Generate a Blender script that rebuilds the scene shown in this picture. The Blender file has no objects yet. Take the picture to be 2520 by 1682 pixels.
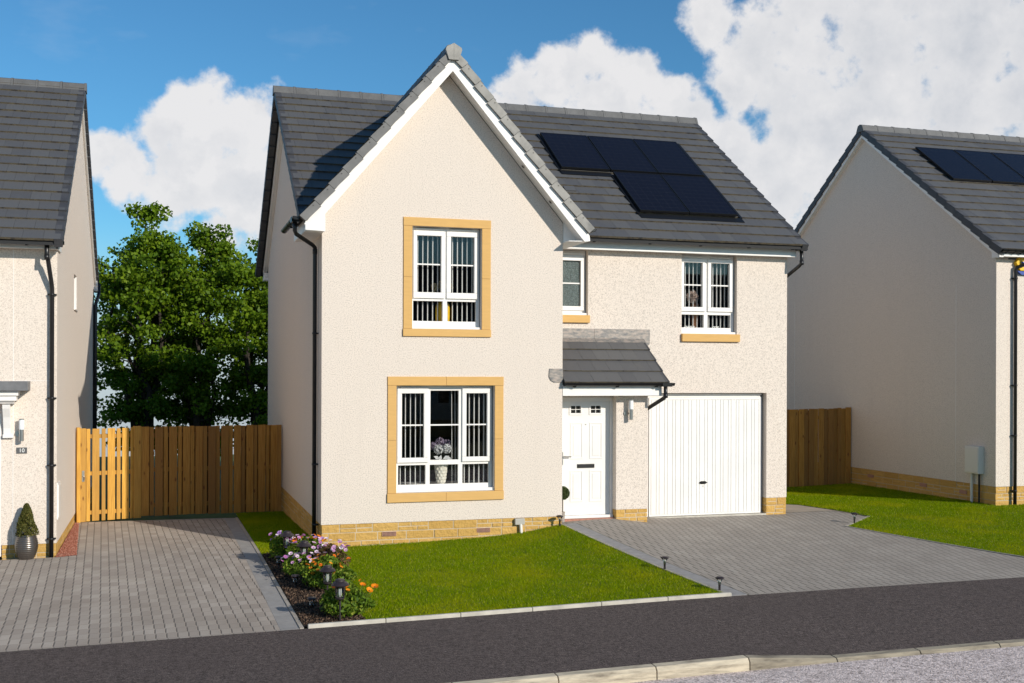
import bpy, bmesh, math, random
import numpy as np
from mathutils import Vector, Matrix
from mathutils.geometry import delaunay_2d_cdt

random.seed(11)
rng = np.random.default_rng(11)
scene = bpy.context.scene
COL = scene.collection
R = math.radians

# ------------------------------------------------------------------ materials
def new_mat(name):
    m = bpy.data.materials.new(name); m.use_nodes = True
    nt = m.node_tree
    for n in list(nt.nodes): nt.nodes.remove(n)
    out = nt.nodes.new('ShaderNodeOutputMaterial')
    p = nt.nodes.new('ShaderNodeBsdfPrincipled')
    nt.links.new(p.outputs[0], out.inputs[0])
    return m, nt, p, out

class NT:
    """small helper round a node tree"""
    def __init__(s, nt): s.nt = nt
    def n(s, t, **kw):
        x = s.nt.nodes.new(t)
        for k, v in kw.items(): setattr(x, k, v)
        return x
    def l(s, a, b): s.nt.links.new(a, b)
    def coord(s, which='Object'): return s.n('ShaderNodeTexCoord').outputs[which]
    def mapping(s, vec, scale=(1, 1, 1), rot=(0, 0, 0), loc=(0, 0, 0)):
        m = s.n('ShaderNodeMapping'); s.l(vec, m.inputs[0])
        m.inputs['Scale'].default_value = scale; m.inputs['Rotation'].default_value = rot; m.inputs['Location'].default_value = loc
        return m.outputs[0]
    def noise(s, vec, scale, detail=3, rough=.55, out='Fac'):
        x = s.n('ShaderNodeTexNoise'); s.l(vec, x.inputs['Vector'])
        x.inputs['Scale'].default_value = scale; x.inputs['Detail'].default_value = detail; x.inputs['Roughness'].default_value = rough
        return x.outputs[out]
    def voro(s, vec, scale, out='Distance', feature='F1', rnd=1):
        x = s.n('ShaderNodeTexVoronoi', feature=feature); s.l(vec, x.inputs['Vector'])
        x.inputs['Scale'].default_value = scale; x.inputs['Randomness'].default_value = rnd
        return x.outputs[out]
    def ramp(s, fac, stops, interp='LINEAR'):
        x = s.n('ShaderNodeValToRGB'); s.l(fac, x.inputs[0]); cr = x.color_ramp; cr.interpolation = interp
        while len(cr.elements) < len(stops): cr.elements.new(.5)
        for e, (p, c) in zip(cr.elements, stops):
            e.position = p; e.color = (c if len(c) == 4 else (*c, 1)) if hasattr(c, '__len__') else (c, c, c, 1)
        return x.outputs[0]
    def mix(s, fac, a, b, mode='MIX'):
        x = s.n('ShaderNodeMix', data_type='RGBA', blend_type=mode)
        for v, i in ((fac, 0), (a, 6), (b, 7)):
            if hasattr(v, 'is_output'): s.l(v, x.inputs[i])
            elif i == 0: x.inputs[0].default_value = v
            else: x.inputs[i].default_value = (*v, 1) if len(v) == 3 else v
        return x.outputs[2]
    def math(s, op, a, b=None, c=None, clamp=False):
        x = s.n('ShaderNodeMath', operation=op); x.use_clamp = clamp
        for i, v in enumerate((a, b, c)):
            if v is None: continue
            if hasattr(v, 'is_output'): s.l(v, x.inputs[i])
            else: x.inputs[i].default_value = v
        return x.outputs[0]
    def vmath(s, op, a, b=None):
        x = s.n('ShaderNodeVectorMath', operation=op)
        for i, v in enumerate((a, b)):
            if v is None: continue
            if hasattr(v, 'is_output'): s.l(v, x.inputs[i])
            else: x.inputs[i].default_value = v
        return x
    def maprange(s, v, a, b, c=0., d=1., smooth=False):
        x = s.n('ShaderNodeMapRange'); x.interpolation_type = 'SMOOTHSTEP' if smooth else 'LINEAR'
        s.l(v, x.inputs[0])
        for i, q in enumerate((a, b, c, d)): x.inputs[i + 1].default_value = q
        return x.outputs[0]
    def bump(s, h, strength=.5, dist=.01):
        x = s.n('ShaderNodeBump'); s.l(h, x.inputs['Height']); x.inputs['Strength'].default_value = strength; x.inputs['Distance'].default_value = dist
        return x.outputs[0]
    def island(s): return s.n('ShaderNodeNewGeometry').outputs['Random Per Island']

def simple(name, col, rough=.5, metal=0., spec=.5, var=0., vscale=8, bump=0., bscale=60, bdist=.003):
    m, nt, p, o = new_mat(name); h = NT(nt)
    p.inputs['Roughness'].default_value = rough; p.inputs['Metallic'].default_value = metal
    p.inputs['Specular IOR Level'].default_value = spec
    c = h.coord()
    if var:
        f = h.noise(c, vscale, 4)
        lo = tuple(x * (1 - var) for x in col); hi = tuple(min(1, x * (1 + var)) for x in col)
        h.l(h.ramp(f, [(.3, lo), (.7, hi)]), p.inputs['Base Color'])
    else: p.inputs['Base Color'].default_value = (*col, 1)
    if bump: h.l(h.bump(h.noise(c, bscale, 3), bump, bdist), p.inputs['Normal'])
    return m

def render_mat(name, base, dark, speck=.5):
    m, nt, p, o = new_mat(name); h = NT(nt); c = h.coord()
    f = h.noise(c, 64, 3, .7); f2 = h.noise(c, 34, 2)
    big = h.noise(c, 1.1, 4)
    streak = h.noise(h.mapping(c, (3.2, 3.2, .22)), 1.6, 4)
    col = h.ramp(f, [(.34, dark), (.47, tuple(x * .93 for x in base)), (.62, tuple(min(1, x * 1.05) for x in base))])
    col = h.mix(h.math('MULTIPLY', h.ramp(f2, [(.55, 0), (.8, 1)]), .22), col, tuple(min(1, x * 1.12) for x in base))
    chips = h.maprange(h.voro(c, 70), .10, .25, 1, 0)
    pick = h.math('GREATER_THAN', h.voro(c, 70, 'Color'), .80)
    col = h.mix(h.math('MULTIPLY', h.math('MULTIPLY', chips, pick), speck), col, tuple(x * .35 for x in dark))
    col = h.mix(h.math('MULTIPLY', h.maprange(big, .35, .75), .10), col, tuple(x * .8 for x in base))
    col = h.mix(h.math('MULTIPLY', h.maprange(streak, .52, .8), .10), col, tuple(x * .7 for x in base))
    h.l(col, p.inputs['Base Color']); p.inputs['Roughness'].default_value = .95; p.inputs['Specular IOR Level'].default_value = .15
    h.l(h.bump(h.noise(c, 85, 4, .75), .55, .010), p.inputs['Normal'])
    return m

M = {}
M['render'] = render_mat('cream roughcast', (.765, .672, .588), (.43, .365, .31))
M['render_left'] = render_mat('pale cream roughcast', (.80, .70, .608), (.52, .44, .37), .25)
M['white'] = simple('white upvc', (.83, .80, .765), .35, var=.03, vscale=3)
M['whitepaint'] = simple('white painted door', (.80, .775, .74), .4, var=.04, vscale=2)
M['frame_shade'] = simple('white frame shaded grey', (.30, .33, .38), .5)  # shade on the white frame rebates, put into the colour
M['black'] = simple('black plastic', (.006, .006, .007), .32, spec=.35)
M['blackpipe'] = simple('black pipe', (.016, .015, .016), .35, var=.2)
M['brass'] = simple('dark bronze', (.05, .045, .04), .35, .6)
M['chrome'] = simple('brushed steel', (.55, .53, .5), .28, 1.)
M['lampwhite'] = simple('opal lamp glass', (.85, .85, .85), .3)
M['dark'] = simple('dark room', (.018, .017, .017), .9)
M['deck'] = simple('roof underlay', (.02, .02, .022), .8)
M['mortar'] = simple('pale mortar', (.55, .44, .30), .9, var=.1, vscale=20)
M['brickred'] = simple('red brick step', (.42, .20, .14), .9, var=.2, vscale=20)
M['concrete'] = simple('pale concrete', (.52, .48, .41), .85, var=.18, vscale=5, bump=.3, bscale=80)
M['edging'] = simple('grey concrete edging', (.36, .32, .27), .9, var=.2, vscale=5, bump=.3)
M['leadcap'] = simple('grey canopy lead', (.16, .16, .165), .5, var=.15)
M['copper'] = simple('copper vase', (.45, .22, .12), .3, .8)
M['yellow'] = simple('yellow glaze', (.80, .50, .02), .25)
M['blind'] = simple('blind fabric', (.74, .73, .71), .8)
M['cream_flower'] = simple('cream dried petals', (.55, .45, .26), .8, var=.3, vscale=30)
M['silver_petal'] = simple('silver petals', (.62, .62, .62), .7, var=.2, vscale=30)
M['mauve_petal'] = simple('mauve petals', (.22, .17, .24), .7, var=.3, vscale=30)
M['shellwhite'] = simple('shell white vase', (.80, .76, .66), .5)
M['pinktwig'] = simple('pale pink twigs', (.55, .42, .36), .8, var=.3, vscale=40)
M['airbrick'] = simple('terracotta air brick', (.42, .22, .16), .8)
M['greybox'] = simple('grey plastic box', (.42, .40, .36), .6)
M['meter'] = simple('pale meter box plastic', (.74, .70, .63), .5)
M['slate'] = simple('slate plate', (.10, .10, .10), .6)
M['lettering'] = simple('white lettering', (.85, .85, .83), .5)
M['alarm_y'] = simple('yellow alarm plastic', (.85, .50, .01), .4)
M['alarm_b'] = simple('blue alarm plastic', (.02, .06, .32), .4)
M['lantern'] = simple('dark bronze lantern', (.035, .026, .03), .4, .2)
M['pot_light'] = simple('grey stone pot', (.35, .30, .26), .8, var=.2, vscale=15)
M['stem'] = simple('green stem', (.10, .16, .03), .7)
M['bark'] = simple('dark bark', (.035, .028, .02), .9, var=.35, vscale=6, bump=.8, bscale=20, bdist=.03)
M['weedbark'] = simple('brown twig', (.09, .06, .035), .9)

def stone(name, col, rock=.0, grain=.12):
    m, nt, p, o = new_mat(name); h = NT(nt); c = h.coord()
    r = h.island()
    a = h.noise(h.mapping(c, (1, 1, 6)), 5, 4); b = h.noise(c, 120, 2)
    lo = tuple(x * (1 - grain) for x in col); hi = tuple(min(1, x * (1 + grain)) for x in col)
    cc = h.ramp(a, [(.3, lo), (.7, hi)])
    cc = h.mix(h.math('MULTIPLY', r, .55 if rock else .15), cc, tuple(x * f for x, f in zip(col, (.80, .74, .62))))
    cc = h.mix(h.math('MULTIPLY', h.maprange(b, .5, .8), .25), cc, lo)
    h.l(cc, p.inputs['Base Color']); p.inputs['Roughness'].default_value = .9; p.inputs['Specular IOR Level'].default_value = .2
    if rock:
        v = h.noise(c, 13, 5, .65)
        h.l(h.bump(v, 1., rock), p.inputs['Normal'])
    else: h.l(h.bump(b, .2, .002), p.inputs['Normal'])
    return m
M['sandstone'] = stone('smooth buff sandstone', (.665, .405, .150), 0, .05)
M['plinth'] = stone('rock faced buff stone', (.60, .37, .115), .030, .16)

def tile_mat():
    m, nt, p, o = new_mat('dark grey roof tile'); h = NT(nt); c = h.coord(); r = h.island()
    s = h.noise(c, 9, 5, .6); fine = h.noise(c, 130, 2)
    col = h.ramp(r, [(0, (.083, .082, .085)), (.5, (.094, .093, .095)), (1, (.107, .105, .104))])
    col = h.mix(h.math('MULTIPLY', h.maprange(s, .45, .8), .4), col, (.115, .112, .112))
    col = h.mix(h.math('MULTIPLY', h.maprange(h.noise(c, 2.0, 3), .58, .75), .3), col, (.125, .115, .10))
    col = h.mix(h.math('MULTIPLY', h.maprange(fine, .4, .7), .3), col, (.065, .065, .07))
    h.l(col, p.inputs['Base Color']); p.inputs['Roughness'].default_value = .55; p.inputs['Specular IOR Level'].default_value = .5
    h.l(h.bump(h.noise(c, 60, 4), .25, .004), p.inputs['Normal'])
    return m
M['tile'] = tile_mat()
def tile_edge():
    m, nt, p, o = new_mat('mossy tile edge'); h = NT(nt); c = h.coord()
    f = h.noise(c, 7, 5, .7)
    h.l(h.ramp(f, [(.33, (.02, .018, .016)), (.45, (.075, .06, .042)), (.6, (.12, .098, .062)), (.72, (.03, .027, .022))]), p.inputs['Base Color'])
    p.inputs['Roughness'].default_value = .95
    h.l(h.bump(h.noise(c, 50, 4), .8, .01), p.inputs['Normal'])
    return m
M['tile_edge'] = tile_edge()
def cap_mat(name, k):
    m, nt, p, o = new_mat(name); h = NT(nt); c = h.coord(); r = h.island()
    s = h.noise(c, 5, 5, .6)
    col = h.ramp(s, [(.3, tuple(x * .72 for x in k)), (.68, tuple(x * 1.15 for x in k))])
    col = h.mix(h.math('MULTIPLY', r, .35), col, tuple(x * .72 for x in k))
    col = h.mix(h.math('MULTIPLY', h.maprange(h.noise(c, 2.6, 3), .6, .72), .6), col, (.09, .09, .09))
    h.l(col, p.inputs['Base Color']); p.inputs['Roughness'].default_value = .6
    return m
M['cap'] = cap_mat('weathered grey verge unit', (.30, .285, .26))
M['cap_left'] = cap_mat('darker left verge unit', (.165, .16, .155))  # darker tone for the left slope of the gable
M['cap_dark'] = cap_mat('dark grey verge unit', (.06, .06, .066))
M['ridge'] = cap_mat('grey ridge tile', (.125, .122, .12))
def lead_mat():
    m, nt, p, o = new_mat('weathered lead'); h = NT(nt); c = h.coord()
    f = h.noise(h.mapping(c, (2, 2, 5)), 5, 6, .65)
    h.l(h.ramp(f, [(.3, (.13, .13, .14)), (.48, (.24, .22, .20)), (.62, (.36, .30, .26)), (.75, (.22, .22, .24))]), p.inputs['Base Color'])
    p.inputs['Roughness'].default_value = .55; p.inputs['Metallic'].default_value = .25
    h.l(h.bump(h.noise(c, 14, 3), .5, .012), p.inputs['Normal'])
    return m
M['lead'] = lead_mat()

def solar_mat():
    m, nt, p, o = new_mat('solar cell glass'); h = NT(nt); c = h.coord('Generated')
    mp = h.mapping(c, (6, 1, 12)); sep = h.n('ShaderNodeSeparateXYZ'); h.l(c, sep.inputs[0])
    def grid(v, n, w):
        f = h.math('FRACT', h.math('MULTIPLY', v, n)); f = h.math('ABSOLUTE', h.math('SUBTRACT', f, .5))
        return h.math('GREATER_THAN', f, .5 - w)
    g = h.math('MAXIMUM', grid(sep.outputs[0], 6, .012), grid(sep.outputs[1], 10, .012))
    g2 = grid(sep.outputs[0], 36, .06)
    col = h.mix(g, (.007, .007, .013), (.03, .03, .036))
    col = h.mix(h.math('MULTIPLY', g2, .5), col, (.012, .014, .022))
    h.l(col, p.inputs['Base Color']); p.inputs['Roughness'].default_value = .16; p.inputs['Specular IOR Level'].default_value = .10
    return m
M['solar'] = solar_mat()
M['solarframe'] = simple('black panel frame', (.008, .008, .009), .45, .2)

def glass_mat(name, tint=(.97, .975, .975), refl=.75, obscure=False):
    m = bpy.data.materials.new(name); m.use_nodes = True; nt = m.node_tree
    for n in list(nt.nodes): nt.nodes.remove(n)
    h = NT(nt); out = h.n('ShaderNodeOutputMaterial')
    fr = h.n('ShaderNodeFresnel'); fr.inputs[0].default_value = 1.5
    gl = h.n('ShaderNodeBsdfGlossy'); gl.inputs['Roughness'].default_value = .0 if not obscure else .15
    tr = h.n('ShaderNodeBsdfTransparent'); tr.inputs[0].default_value = (*tint, 1)
    body = tr.outputs[0]
    if obscure:
        df = h.n('ShaderNodeBsdfDiffuse'); c = h.coord()
        v = h.voro(c, 95)
        h.l(h.ramp(v, [(.1, (.02, .03, .03)), (.5, (.10, .13, .13)), (.8, (.22, .27, .26))]), df.inputs[0])
        mm = h.n('ShaderNodeMixShader'); mm.inputs[0].default_value = .75; h.l(tr.outputs[0], mm.inputs[1]); h.l(df.outputs[0], mm.inputs[2]); body = mm.outputs[0]
        h.l(h.bump(v, .8, .01), gl.inputs['Normal'])
    mx = h.n('ShaderNodeMixShader'); h.l(h.math('MULTIPLY', fr.outputs[0], refl), mx.inputs[0])
    h.l(body, mx.inputs[1]); h.l(gl.outputs[0], mx.inputs[2]); h.l(mx.outputs[0], out.inputs[0])
    return m
M['glass'] = glass_mat('window glass')
M['obscure'] = glass_mat('obscured glass', obscure=True)
M['lanternglass'] = glass_mat('lantern glass', (.93, .93, .90), 1.)
M['frost'] = simple('frosted light body', (.55, .58, .56), .35)

def brick_pave(name, bw, rh, off, c0, c1, stain, rot=0., jv=.030, jh=.022, hmin=.35):
    """block paving: own joint maths so that courses run along x and joints stagger"""
    m, nt, p, o = new_mat(name); h = NT(nt)
    c = h.mapping(h.coord(), rot=(0, 0, rot)); sep = h.n('ShaderNodeSeparateXYZ')
    wob = h.noise(c, 6, 2, out='Color')
    cw = h.vmath('ADD', c, h.vmath('MULTIPLY', h.vmath('SUBTRACT', wob, (.5, .5, .5)).outputs[0], (.012, .012, 0)).outputs[0]).outputs[0]
    h.l(cw, sep.inputs[0])
    v = h.math('DIVIDE', sep.outputs[1], rh); row = h.math('FLOOR', v); fv = h.math('SUBTRACT', v, row)
    u = h.math('ADD', h.math('DIVIDE', sep.outputs[0], bw), h.math('MULTIPLY', row, off)); colm = h.math('FLOOR', u); fu = h.math('SUBTRACT', u, colm)
    du = h.math('MULTIPLY', h.math('SUBTRACT', .5, h.math('ABSOLUTE', h.math('SUBTRACT', fu, .5))), bw)
    dv = h.math('MULTIPLY', h.math('SUBTRACT', .5, h.math('ABSOLUTE', h.math('SUBTRACT', fv, .5))), rh)
    ju = h.maprange(du, jv * .12, jv * .42, 0, 1, True); jvv = h.maprange(dv, jh * .12, jh * .42, 0, 1, True)
    hgt = h.math('MULTIPLY', ju, jvv)
    cid = h.n('ShaderNodeCombineXYZ'); h.l(colm, cid.inputs[0]); h.l(row, cid.inputs[1])
    wn = h.n('ShaderNodeTexWhiteNoise', noise_dimensions='2D'); h.l(cid.outputs[0], wn.inputs['Vector'])
    col = h.mix(wn.outputs['Value'], c0, c1)
    warm = h.math('GREATER_THAN', wn.outputs['Color'], .75)
    col = h.mix(h.math('MULTIPLY', h.maprange(h.noise(c, 1.2, 4), .4, .7), .55), col, stain)
    col = h.mix(h.math('MULTIPLY', h.maprange(h.noise(c, 140, 3), .45, .7), .35), col, tuple(x * .6 for x in c0))
    dk = tuple(x * .42 for x in c0); sand = tuple(x * .62 for x in c0)
    dash = h.maprange(dv, rh * .10, rh * .20, 0, 1, True)
    dkj = h.math('MULTIPLY', h.math('SUBTRACT', 1., ju), h.math('ADD', .25, h.math('MULTIPLY', dash, .75)))
    col = h.mix(dkj, col, dk); col = h.mix(h.math('ADD', hmin, h.math('MULTIPLY', jvv, 1 - hmin)), sand, col)
    h.l(col, p.inputs['Base Color']); p.inputs['Roughness'].default_value = .9; p.inputs['Specular IOR Level'].default_value = .2
    hh = h.math('ADD', hgt, h.math('MULTIPLY', h.noise(c, 90, 3), .15))
    hh = h.math('ADD', hh, h.math('MULTIPLY', wn.outputs['Value'], .25))
    h.l(h.bump(hh, .7, .006), p.inputs['Normal'])
    return m
M['pave_left'] = brick_pave('grey block paving left', .118, .245, .10, (.365, .312, .265), (.475, .412, .352), (.29, .24, .195), 0, .026, .020, .45)
M['pave_right'] = brick_pave('grey block paving right', .120, .245, .5, (.315, .28, .243), (.375, .335, .292), (.27, .238, .205), 0, .030, .014, .7)
M['pave_border'] = simple('grey border blocks', (.30, .285, .27), .9, var=.12, vscale=7, bump=.3, bscale=70)
M['pave_border_r'] = simple('grey border blocks right', (.27, .26, .255), .9, var=.14, vscale=9, bump=.3, bscale=70)
M['flag'] = simple('buff flagstones', (.36, .30, .235), .9, var=.12, vscale=3, bump=.2)
M['joint'] = simple('dark joint sand', (.05, .045, .04), .95)

def asphalt(name, base, dark, light, sc, lightamt):
    m, nt, p, o = new_mat(name); h = NT(nt); c = h.coord()
    f = h.noise(c, sc, 3, .75); v = h.voro(c, sc * 1.1); vc = h.voro(c, sc * 1.1, 'Color')
    f2 = h.noise(c, sc * .42, 3, .7)
    col = h.ramp(f, [(.34, dark), (.52, base), (.72, tuple(x * 1.25 for x in base))])
    col = h.mix(h.math('MULTIPLY', h.maprange(f2, .52, .66), .5), col, tuple(x * 1.7 for x in base)); col = h.mix(h.math('MULTIPLY', h.maprange(f2, .47, .36), .65), col, dark)
    pick = h.math('MULTIPLY', h.math('GREATER_THAN', vc, 1 - lightamt), h.math('LESS_THAN', v, .32))
    col = h.mix(pick, col, light)
    col = h.mix(h.math('MULTIPLY', h.maprange(h.noise(c, .9, 4), .4, .7), .3), col, tuple(x * .75 for x in base))
    h.l(col, p.inputs['Base Color']); p.inputs['Roughness'].default_value = .95; p.inputs['Specular IOR Level'].default_value = .2
    h.l(h.bump(h.math('ADD', f, h.math('MULTIPLY', v, -.6)), .9, .008), p.inputs['Normal'])
    return m
M['pavement'] = asphalt('dark footway asphalt', (.112, .088, .080), (.036, .028, .026), (.34, .31, .29), 50, .05)
M['road'] = asphalt('grey chipped road', (.66, .56, .525), (.20, .165, .15), (.86, .78, .74), 42, .22)
M['ground'] = simple('rough grass ground', (.05, .09, .015), .95, var=.4, vscale=.8)

def soil_mat():
    m, nt, p, o = new_mat('dark bark mulch'); h = NT(nt); c = h.coord()
    f = h.noise(c, 30, 5, .75)
    h.l(h.ramp(f, [(.3, (.018, .011, .007)), (.5, (.055, .034, .022)), (.7, (.16, .10, .065))]), p.inputs['Base Color'])
    p.inputs['Roughness'].default_value = .95
    h.l(h.bump(f, 1., .06), p.inputs['Normal'])
    return m
M['soil'] = soil_mat()
M['mulch'] = None
def tint_mat(name, stops, trans=.3, rough=.6, spec=.25, patch=None):
    m, nt, p, o = new_mat(name); h = NT(nt)
    a = h.n('ShaderNodeAttribute'); a.attribute_name = 'tint'
    col = h.ramp(a.outputs['Fac'], stops)
    if patch:
        col = h.mix(h.math('MULTIPLY', h.maprange(h.noise(h.coord(), patch[0], 3), .48, .68), patch[1]), col, patch[2])
    h.l(col, p.inputs['Base Color']); p.inputs['Roughness'].default_value = rough; p.inputs['Specular IOR Level'].default_value = spec
    if trans:
        t = h.n('ShaderNodeBsdfTranslucent'); h.l(col, t.inputs[0])
        mx = h.n('ShaderNodeMixShader'); mx.inputs[0].default_value = trans
        h.l(p.outputs[0], mx.inputs[1]); h.l(t.outputs[0], mx.inputs[2]); h.l(mx.outputs[0], o.inputs[0])
    return m
M['grass'] = tint_mat('lawn grass', [(0, (.12, .19, .002)), (.45, (.20, .305, .002)), (.8, (.31, .37, .006)), (1, (.55, .53, .10))], .38, .7, .0, (.9, .65, (.40, .40, .008)))
M['turf'] = simple('lawn thatch', (.085, .12, .006), .95, var=.3, vscale=30)
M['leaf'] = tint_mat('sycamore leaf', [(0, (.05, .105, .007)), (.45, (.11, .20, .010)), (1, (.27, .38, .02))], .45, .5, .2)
M['conifer'] = tint_mat('conifer sprig', [(0, (.05, .06, .012)), (.6, (.12, .12, .025)), (1, (.22, .17, .05))], .2)
M['topiary'] = tint_mat('box leaf', [(0, (.035, .055, .018)), (1, (.12, .15, .05))], .2)
M['plantleaf'] = tint_mat('garden plant leaf', [(0, (.05, .10, .008)), (.55, (.13, .22, .015)), (1, (.34, .36, .05))], .3)
M['plantred'] = tint_mat('reddish plant leaf', [(0, (.05, .07, .015)), (.5, (.17, .09, .045)), (1, (.26, .16, .09))], .3)
M['chips'] = tint_mat('bark chips', [(0, (.02, .012, .008)), (.6, (.07, .042, .028)), (1, (.20, .13, .085))], 0, .9)
M['gravel'] = tint_mat('terracotta gravel', [(0, (.20, .065, .04)), (.6, (.36, .13, .085)), (1, (.50, .26, .19))], 0, .9)
M['petal_pink'] = tint_mat('pink petals', [(0, (.50, .16, .44)), (.5, (.78, .46, .70)), (1, (.92, .82, .90))], .3)
M['petal_purple'] = tint_mat('purple petals', [(0, (.20, .08, .36)), (1, (.52, .30, .62))], .3)
M['petal_orange'] = tint_mat('orange petals', [(0, (.80, .15, .004)), (1, (.95, .36, .008))], .3)
M['floweryolk'] = simple('flower centre', (.06, .03, .03), .8)

def wood_mat(name, k):
    m, nt, p, o = new_mat(name); h = NT(nt); c = h.coord(); r = h.island()
    rr = h.n('ShaderNodeCombineXYZ'); h.l(h.math('MULTIPLY', r, 37.), rr.inputs[0]); h.l(h.math('MULTIPLY', r, 11.), rr.inputs[2])
    cc = h.vmath('ADD', c, rr.outputs[0]).outputs[0]
    g = h.noise(h.mapping(cc, (22, 22, 1.2)), 2.2, 5, .6)
    col = h.ramp(g, [(.3, tuple(a * b for a, b in zip((.44, .195, .040), k))), (.55, tuple(a * b for a, b in zip((.62, .31, .066), k))), (.75, tuple(a * b for a, b in zip((.72, .39, .10), k)))])
    col = h.mix(h.ramp(r, [(0, 0.), (.45, .25), (1, .9)]), col, tuple(a * b for a, b in zip((.30, .15, .05), k)))
    kn = h.voro(h.mapping(cc, (1, 1, .42)), 6.5)
    col = h.mix(h.maprange(kn, .06, .15, .85, 0), col, (.15, .055, .02))
    h.l(col, p.inputs['Base Color']); p.inputs['Roughness'].default_value = .8; p.inputs['Specular IOR Level'].default_value = .2
    h.l(h.bump(g, .3, .004), p.inputs['Normal'])
    return m
M['wood'] = wood_mat('fresh orange timber', (1.12, 1.22, 1.05))
M['wood_brown'] = wood_mat('brown fence timber', (.80, .78, .76))
M['wood_dark'] = wood_mat('dark back board timber', (.34, .36, .42))  # darker tone for the boards behind the fence gaps
def planter_mat():
    m, nt, p, o = new_mat('ribbed metallic glaze'); h = NT(nt)
    p.inputs['Base Color'].default_value = (.16, .14, .125, 1); p.inputs['Metallic'].default_value = .75; p.inputs['Roughness'].default_value = .3
    return m
M['planter'] = planter_mat()

# ------------------------------------------------------------------ mesh builder
# the set-back body of the main house was measured one shade too near: XF moves it to its true distance
EYE = Vector((-2.406, -17.987, 2.439)); XF = False
def T(p): return EYE + (Vector(p) - EYE) * 1.018
class MB:
    def __init__(s): s.v = []; s.f = []; s.m = []
    def add(s, pts, faces, mi=0):
        b = len(s.v); s.v += [tuple(p) for p in pts]
        for k, f in enumerate(faces):
            s.f.append([b + i for i in f]); s.m.append(mi[k] if isinstance(mi, (list, tuple)) else mi)
    def box(s, x0, x1, y0, y1, z0, z1, mi=0):
        s.add([(x0, y0, z0), (x1, y0, z0), (x1, y1, z0), (x0, y1, z0), (x0, y0, z1), (x1, y0, z1), (x1, y1, z1), (x0, y1, z1)],
              [(0, 3, 2, 1), (4, 5, 6, 7), (0, 1, 5, 4), (2, 3, 7, 6), (1, 2, 6, 5), (3, 0, 4, 7)], mi)
    def obox(s, o, u, v, w, mi=0, front=None):
        """parallelepiped; front = material of the -v face"""
        o, u, v, w = map(Vector, (o, u, v, w))
        p = [o, o + u, o + u + v, o + v, o + w, o + u + w, o + u + v + w, o + v + w]
        ms = [mi] * 6
        if front is not None: ms[2] = front
        s.add(p, [(0, 3, 2, 1), (4, 5, 6, 7), (0, 1, 5, 4), (2, 3, 7, 6), (1, 2, 6, 5), (3, 0, 4, 7)], ms)
    def prism(s, poly, vec, mi=0):
        vec = Vector(vec); n = len(poly); p = [Vector(q) for q in poly]
        s.add(p + [q + vec for q in p], [tuple(range(n))[::-1], tuple(range(n, 2 * n))] + [(i, (i + 1) % n, n + (i + 1) % n, n + i) for i in range(n)], mi)
    def tube(s, pts, r, n=10, mi=0):
        pts = [Vector(p) for p in pts]; rs = r if isinstance(r, (list, tuple)) else [r] * len(pts)
        rings = []; prev = None
        for i, p in enumerate(pts):
            d = (pts[min(i + 1, len(pts) - 1)] - pts[max(i - 1, 0)]).normalized()
            if prev is None:
                a = d.orthogonal().normalized()
            else:
                a = (prev - d * prev.dot(d)).normalized()
            prev = a; b = d.cross(a)
            rings.append([p + (a * math.cos(t) + b * math.sin(t)) * rs[i] for t in [2 * math.pi * k / n for k in range(n)]])
        vs = [q for ring in rings for q in ring]
        fs = [(i * n + k, i * n + (k + 1) % n, (i + 1) * n + (k + 1) % n, (i + 1) * n + k) for i in range(len(pts) - 1) for k in range(n)]
        fs += [tuple(range(n))[::-1], tuple((len(pts) - 1) * n + k for k in range(n))]
        s.add(vs, fs, mi)
    def lathe(s, prof, c, n=24, mi=0):
        c = Vector(c); vs = []; fs = []
        for r, z in prof:
            vs += [c + Vector((max(r, 1e-4) * math.cos(2 * math.pi * k / n), max(r, 1e-4) * math.sin(2 * math.pi * k / n), z)) for k in range(n)]
        for i in range(len(prof) - 1):
            fs += [(i * n + k, i * n + (k + 1) % n, (i + 1) * n + (k + 1) % n, (i + 1) * n + k) for k in range(n)]
        fs += [tuple(range(n))[::-1], tuple((len(prof) - 1) * n + k for k in range(n))]
        s.add(vs, fs, mi)
    def holes(s, x0, x1, z0, z1, y0, y1, ops, mi=0, axis='y'):
        """a slab in the xz plane (or yz plane when axis='x') with rectangular openings"""
        zs = sorted({z0, z1, *[min(max(q, z0), z1) for o in ops for q in o[2:4]]})
        for a, b in zip(zs[:-1], zs[1:]):
            if b - a < 1e-5: continue
            mid = (a + b) / 2; cuts = sorted([(max(o[0], x0), min(o[1], x1)) for o in ops if o[2] < mid < o[3]])
            x = x0
            for c0, c1 in cuts + [(x1, x1)]:
                if c0 - x > 1e-5:
                    if axis == 'y': s.box(x, c0, y0, y1, a, b, mi)
                    else: s.box(y0, y1, x, c0, a, b, mi)
                x = c1
    def xf(s): s.v = [tuple(T(p)) for p in s.v]
    def join(s, o):
        b = len(s.v); s.v += o.v; s.f += [[b + i for i in f] for f in o.f]; s.m += o.m
    def build(s, name, mats, parent=None, smooth=False, bevel=0., recalc=True):
        if XF: s.xf()
        me = bpy.data.meshes.new(name); me.from_pydata(s.v, [], s.f)
        for m in (mats if isinstance(mats, (list, tuple)) else [mats]): me.materials.append(m)
        me.polygons.foreach_set('material_index', s.m)
        if recalc:
            bm = bmesh.new(); bm.from_mesh(me); bmesh.ops.recalc_face_normals(bm, faces=bm.faces); bm.to_mesh(me); bm.free()
        if smooth: me.polygons.foreach_set('use_smooth', [True] * len(me.polygons))
        me.update()
        return link(name, me, parent, bevel)

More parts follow.
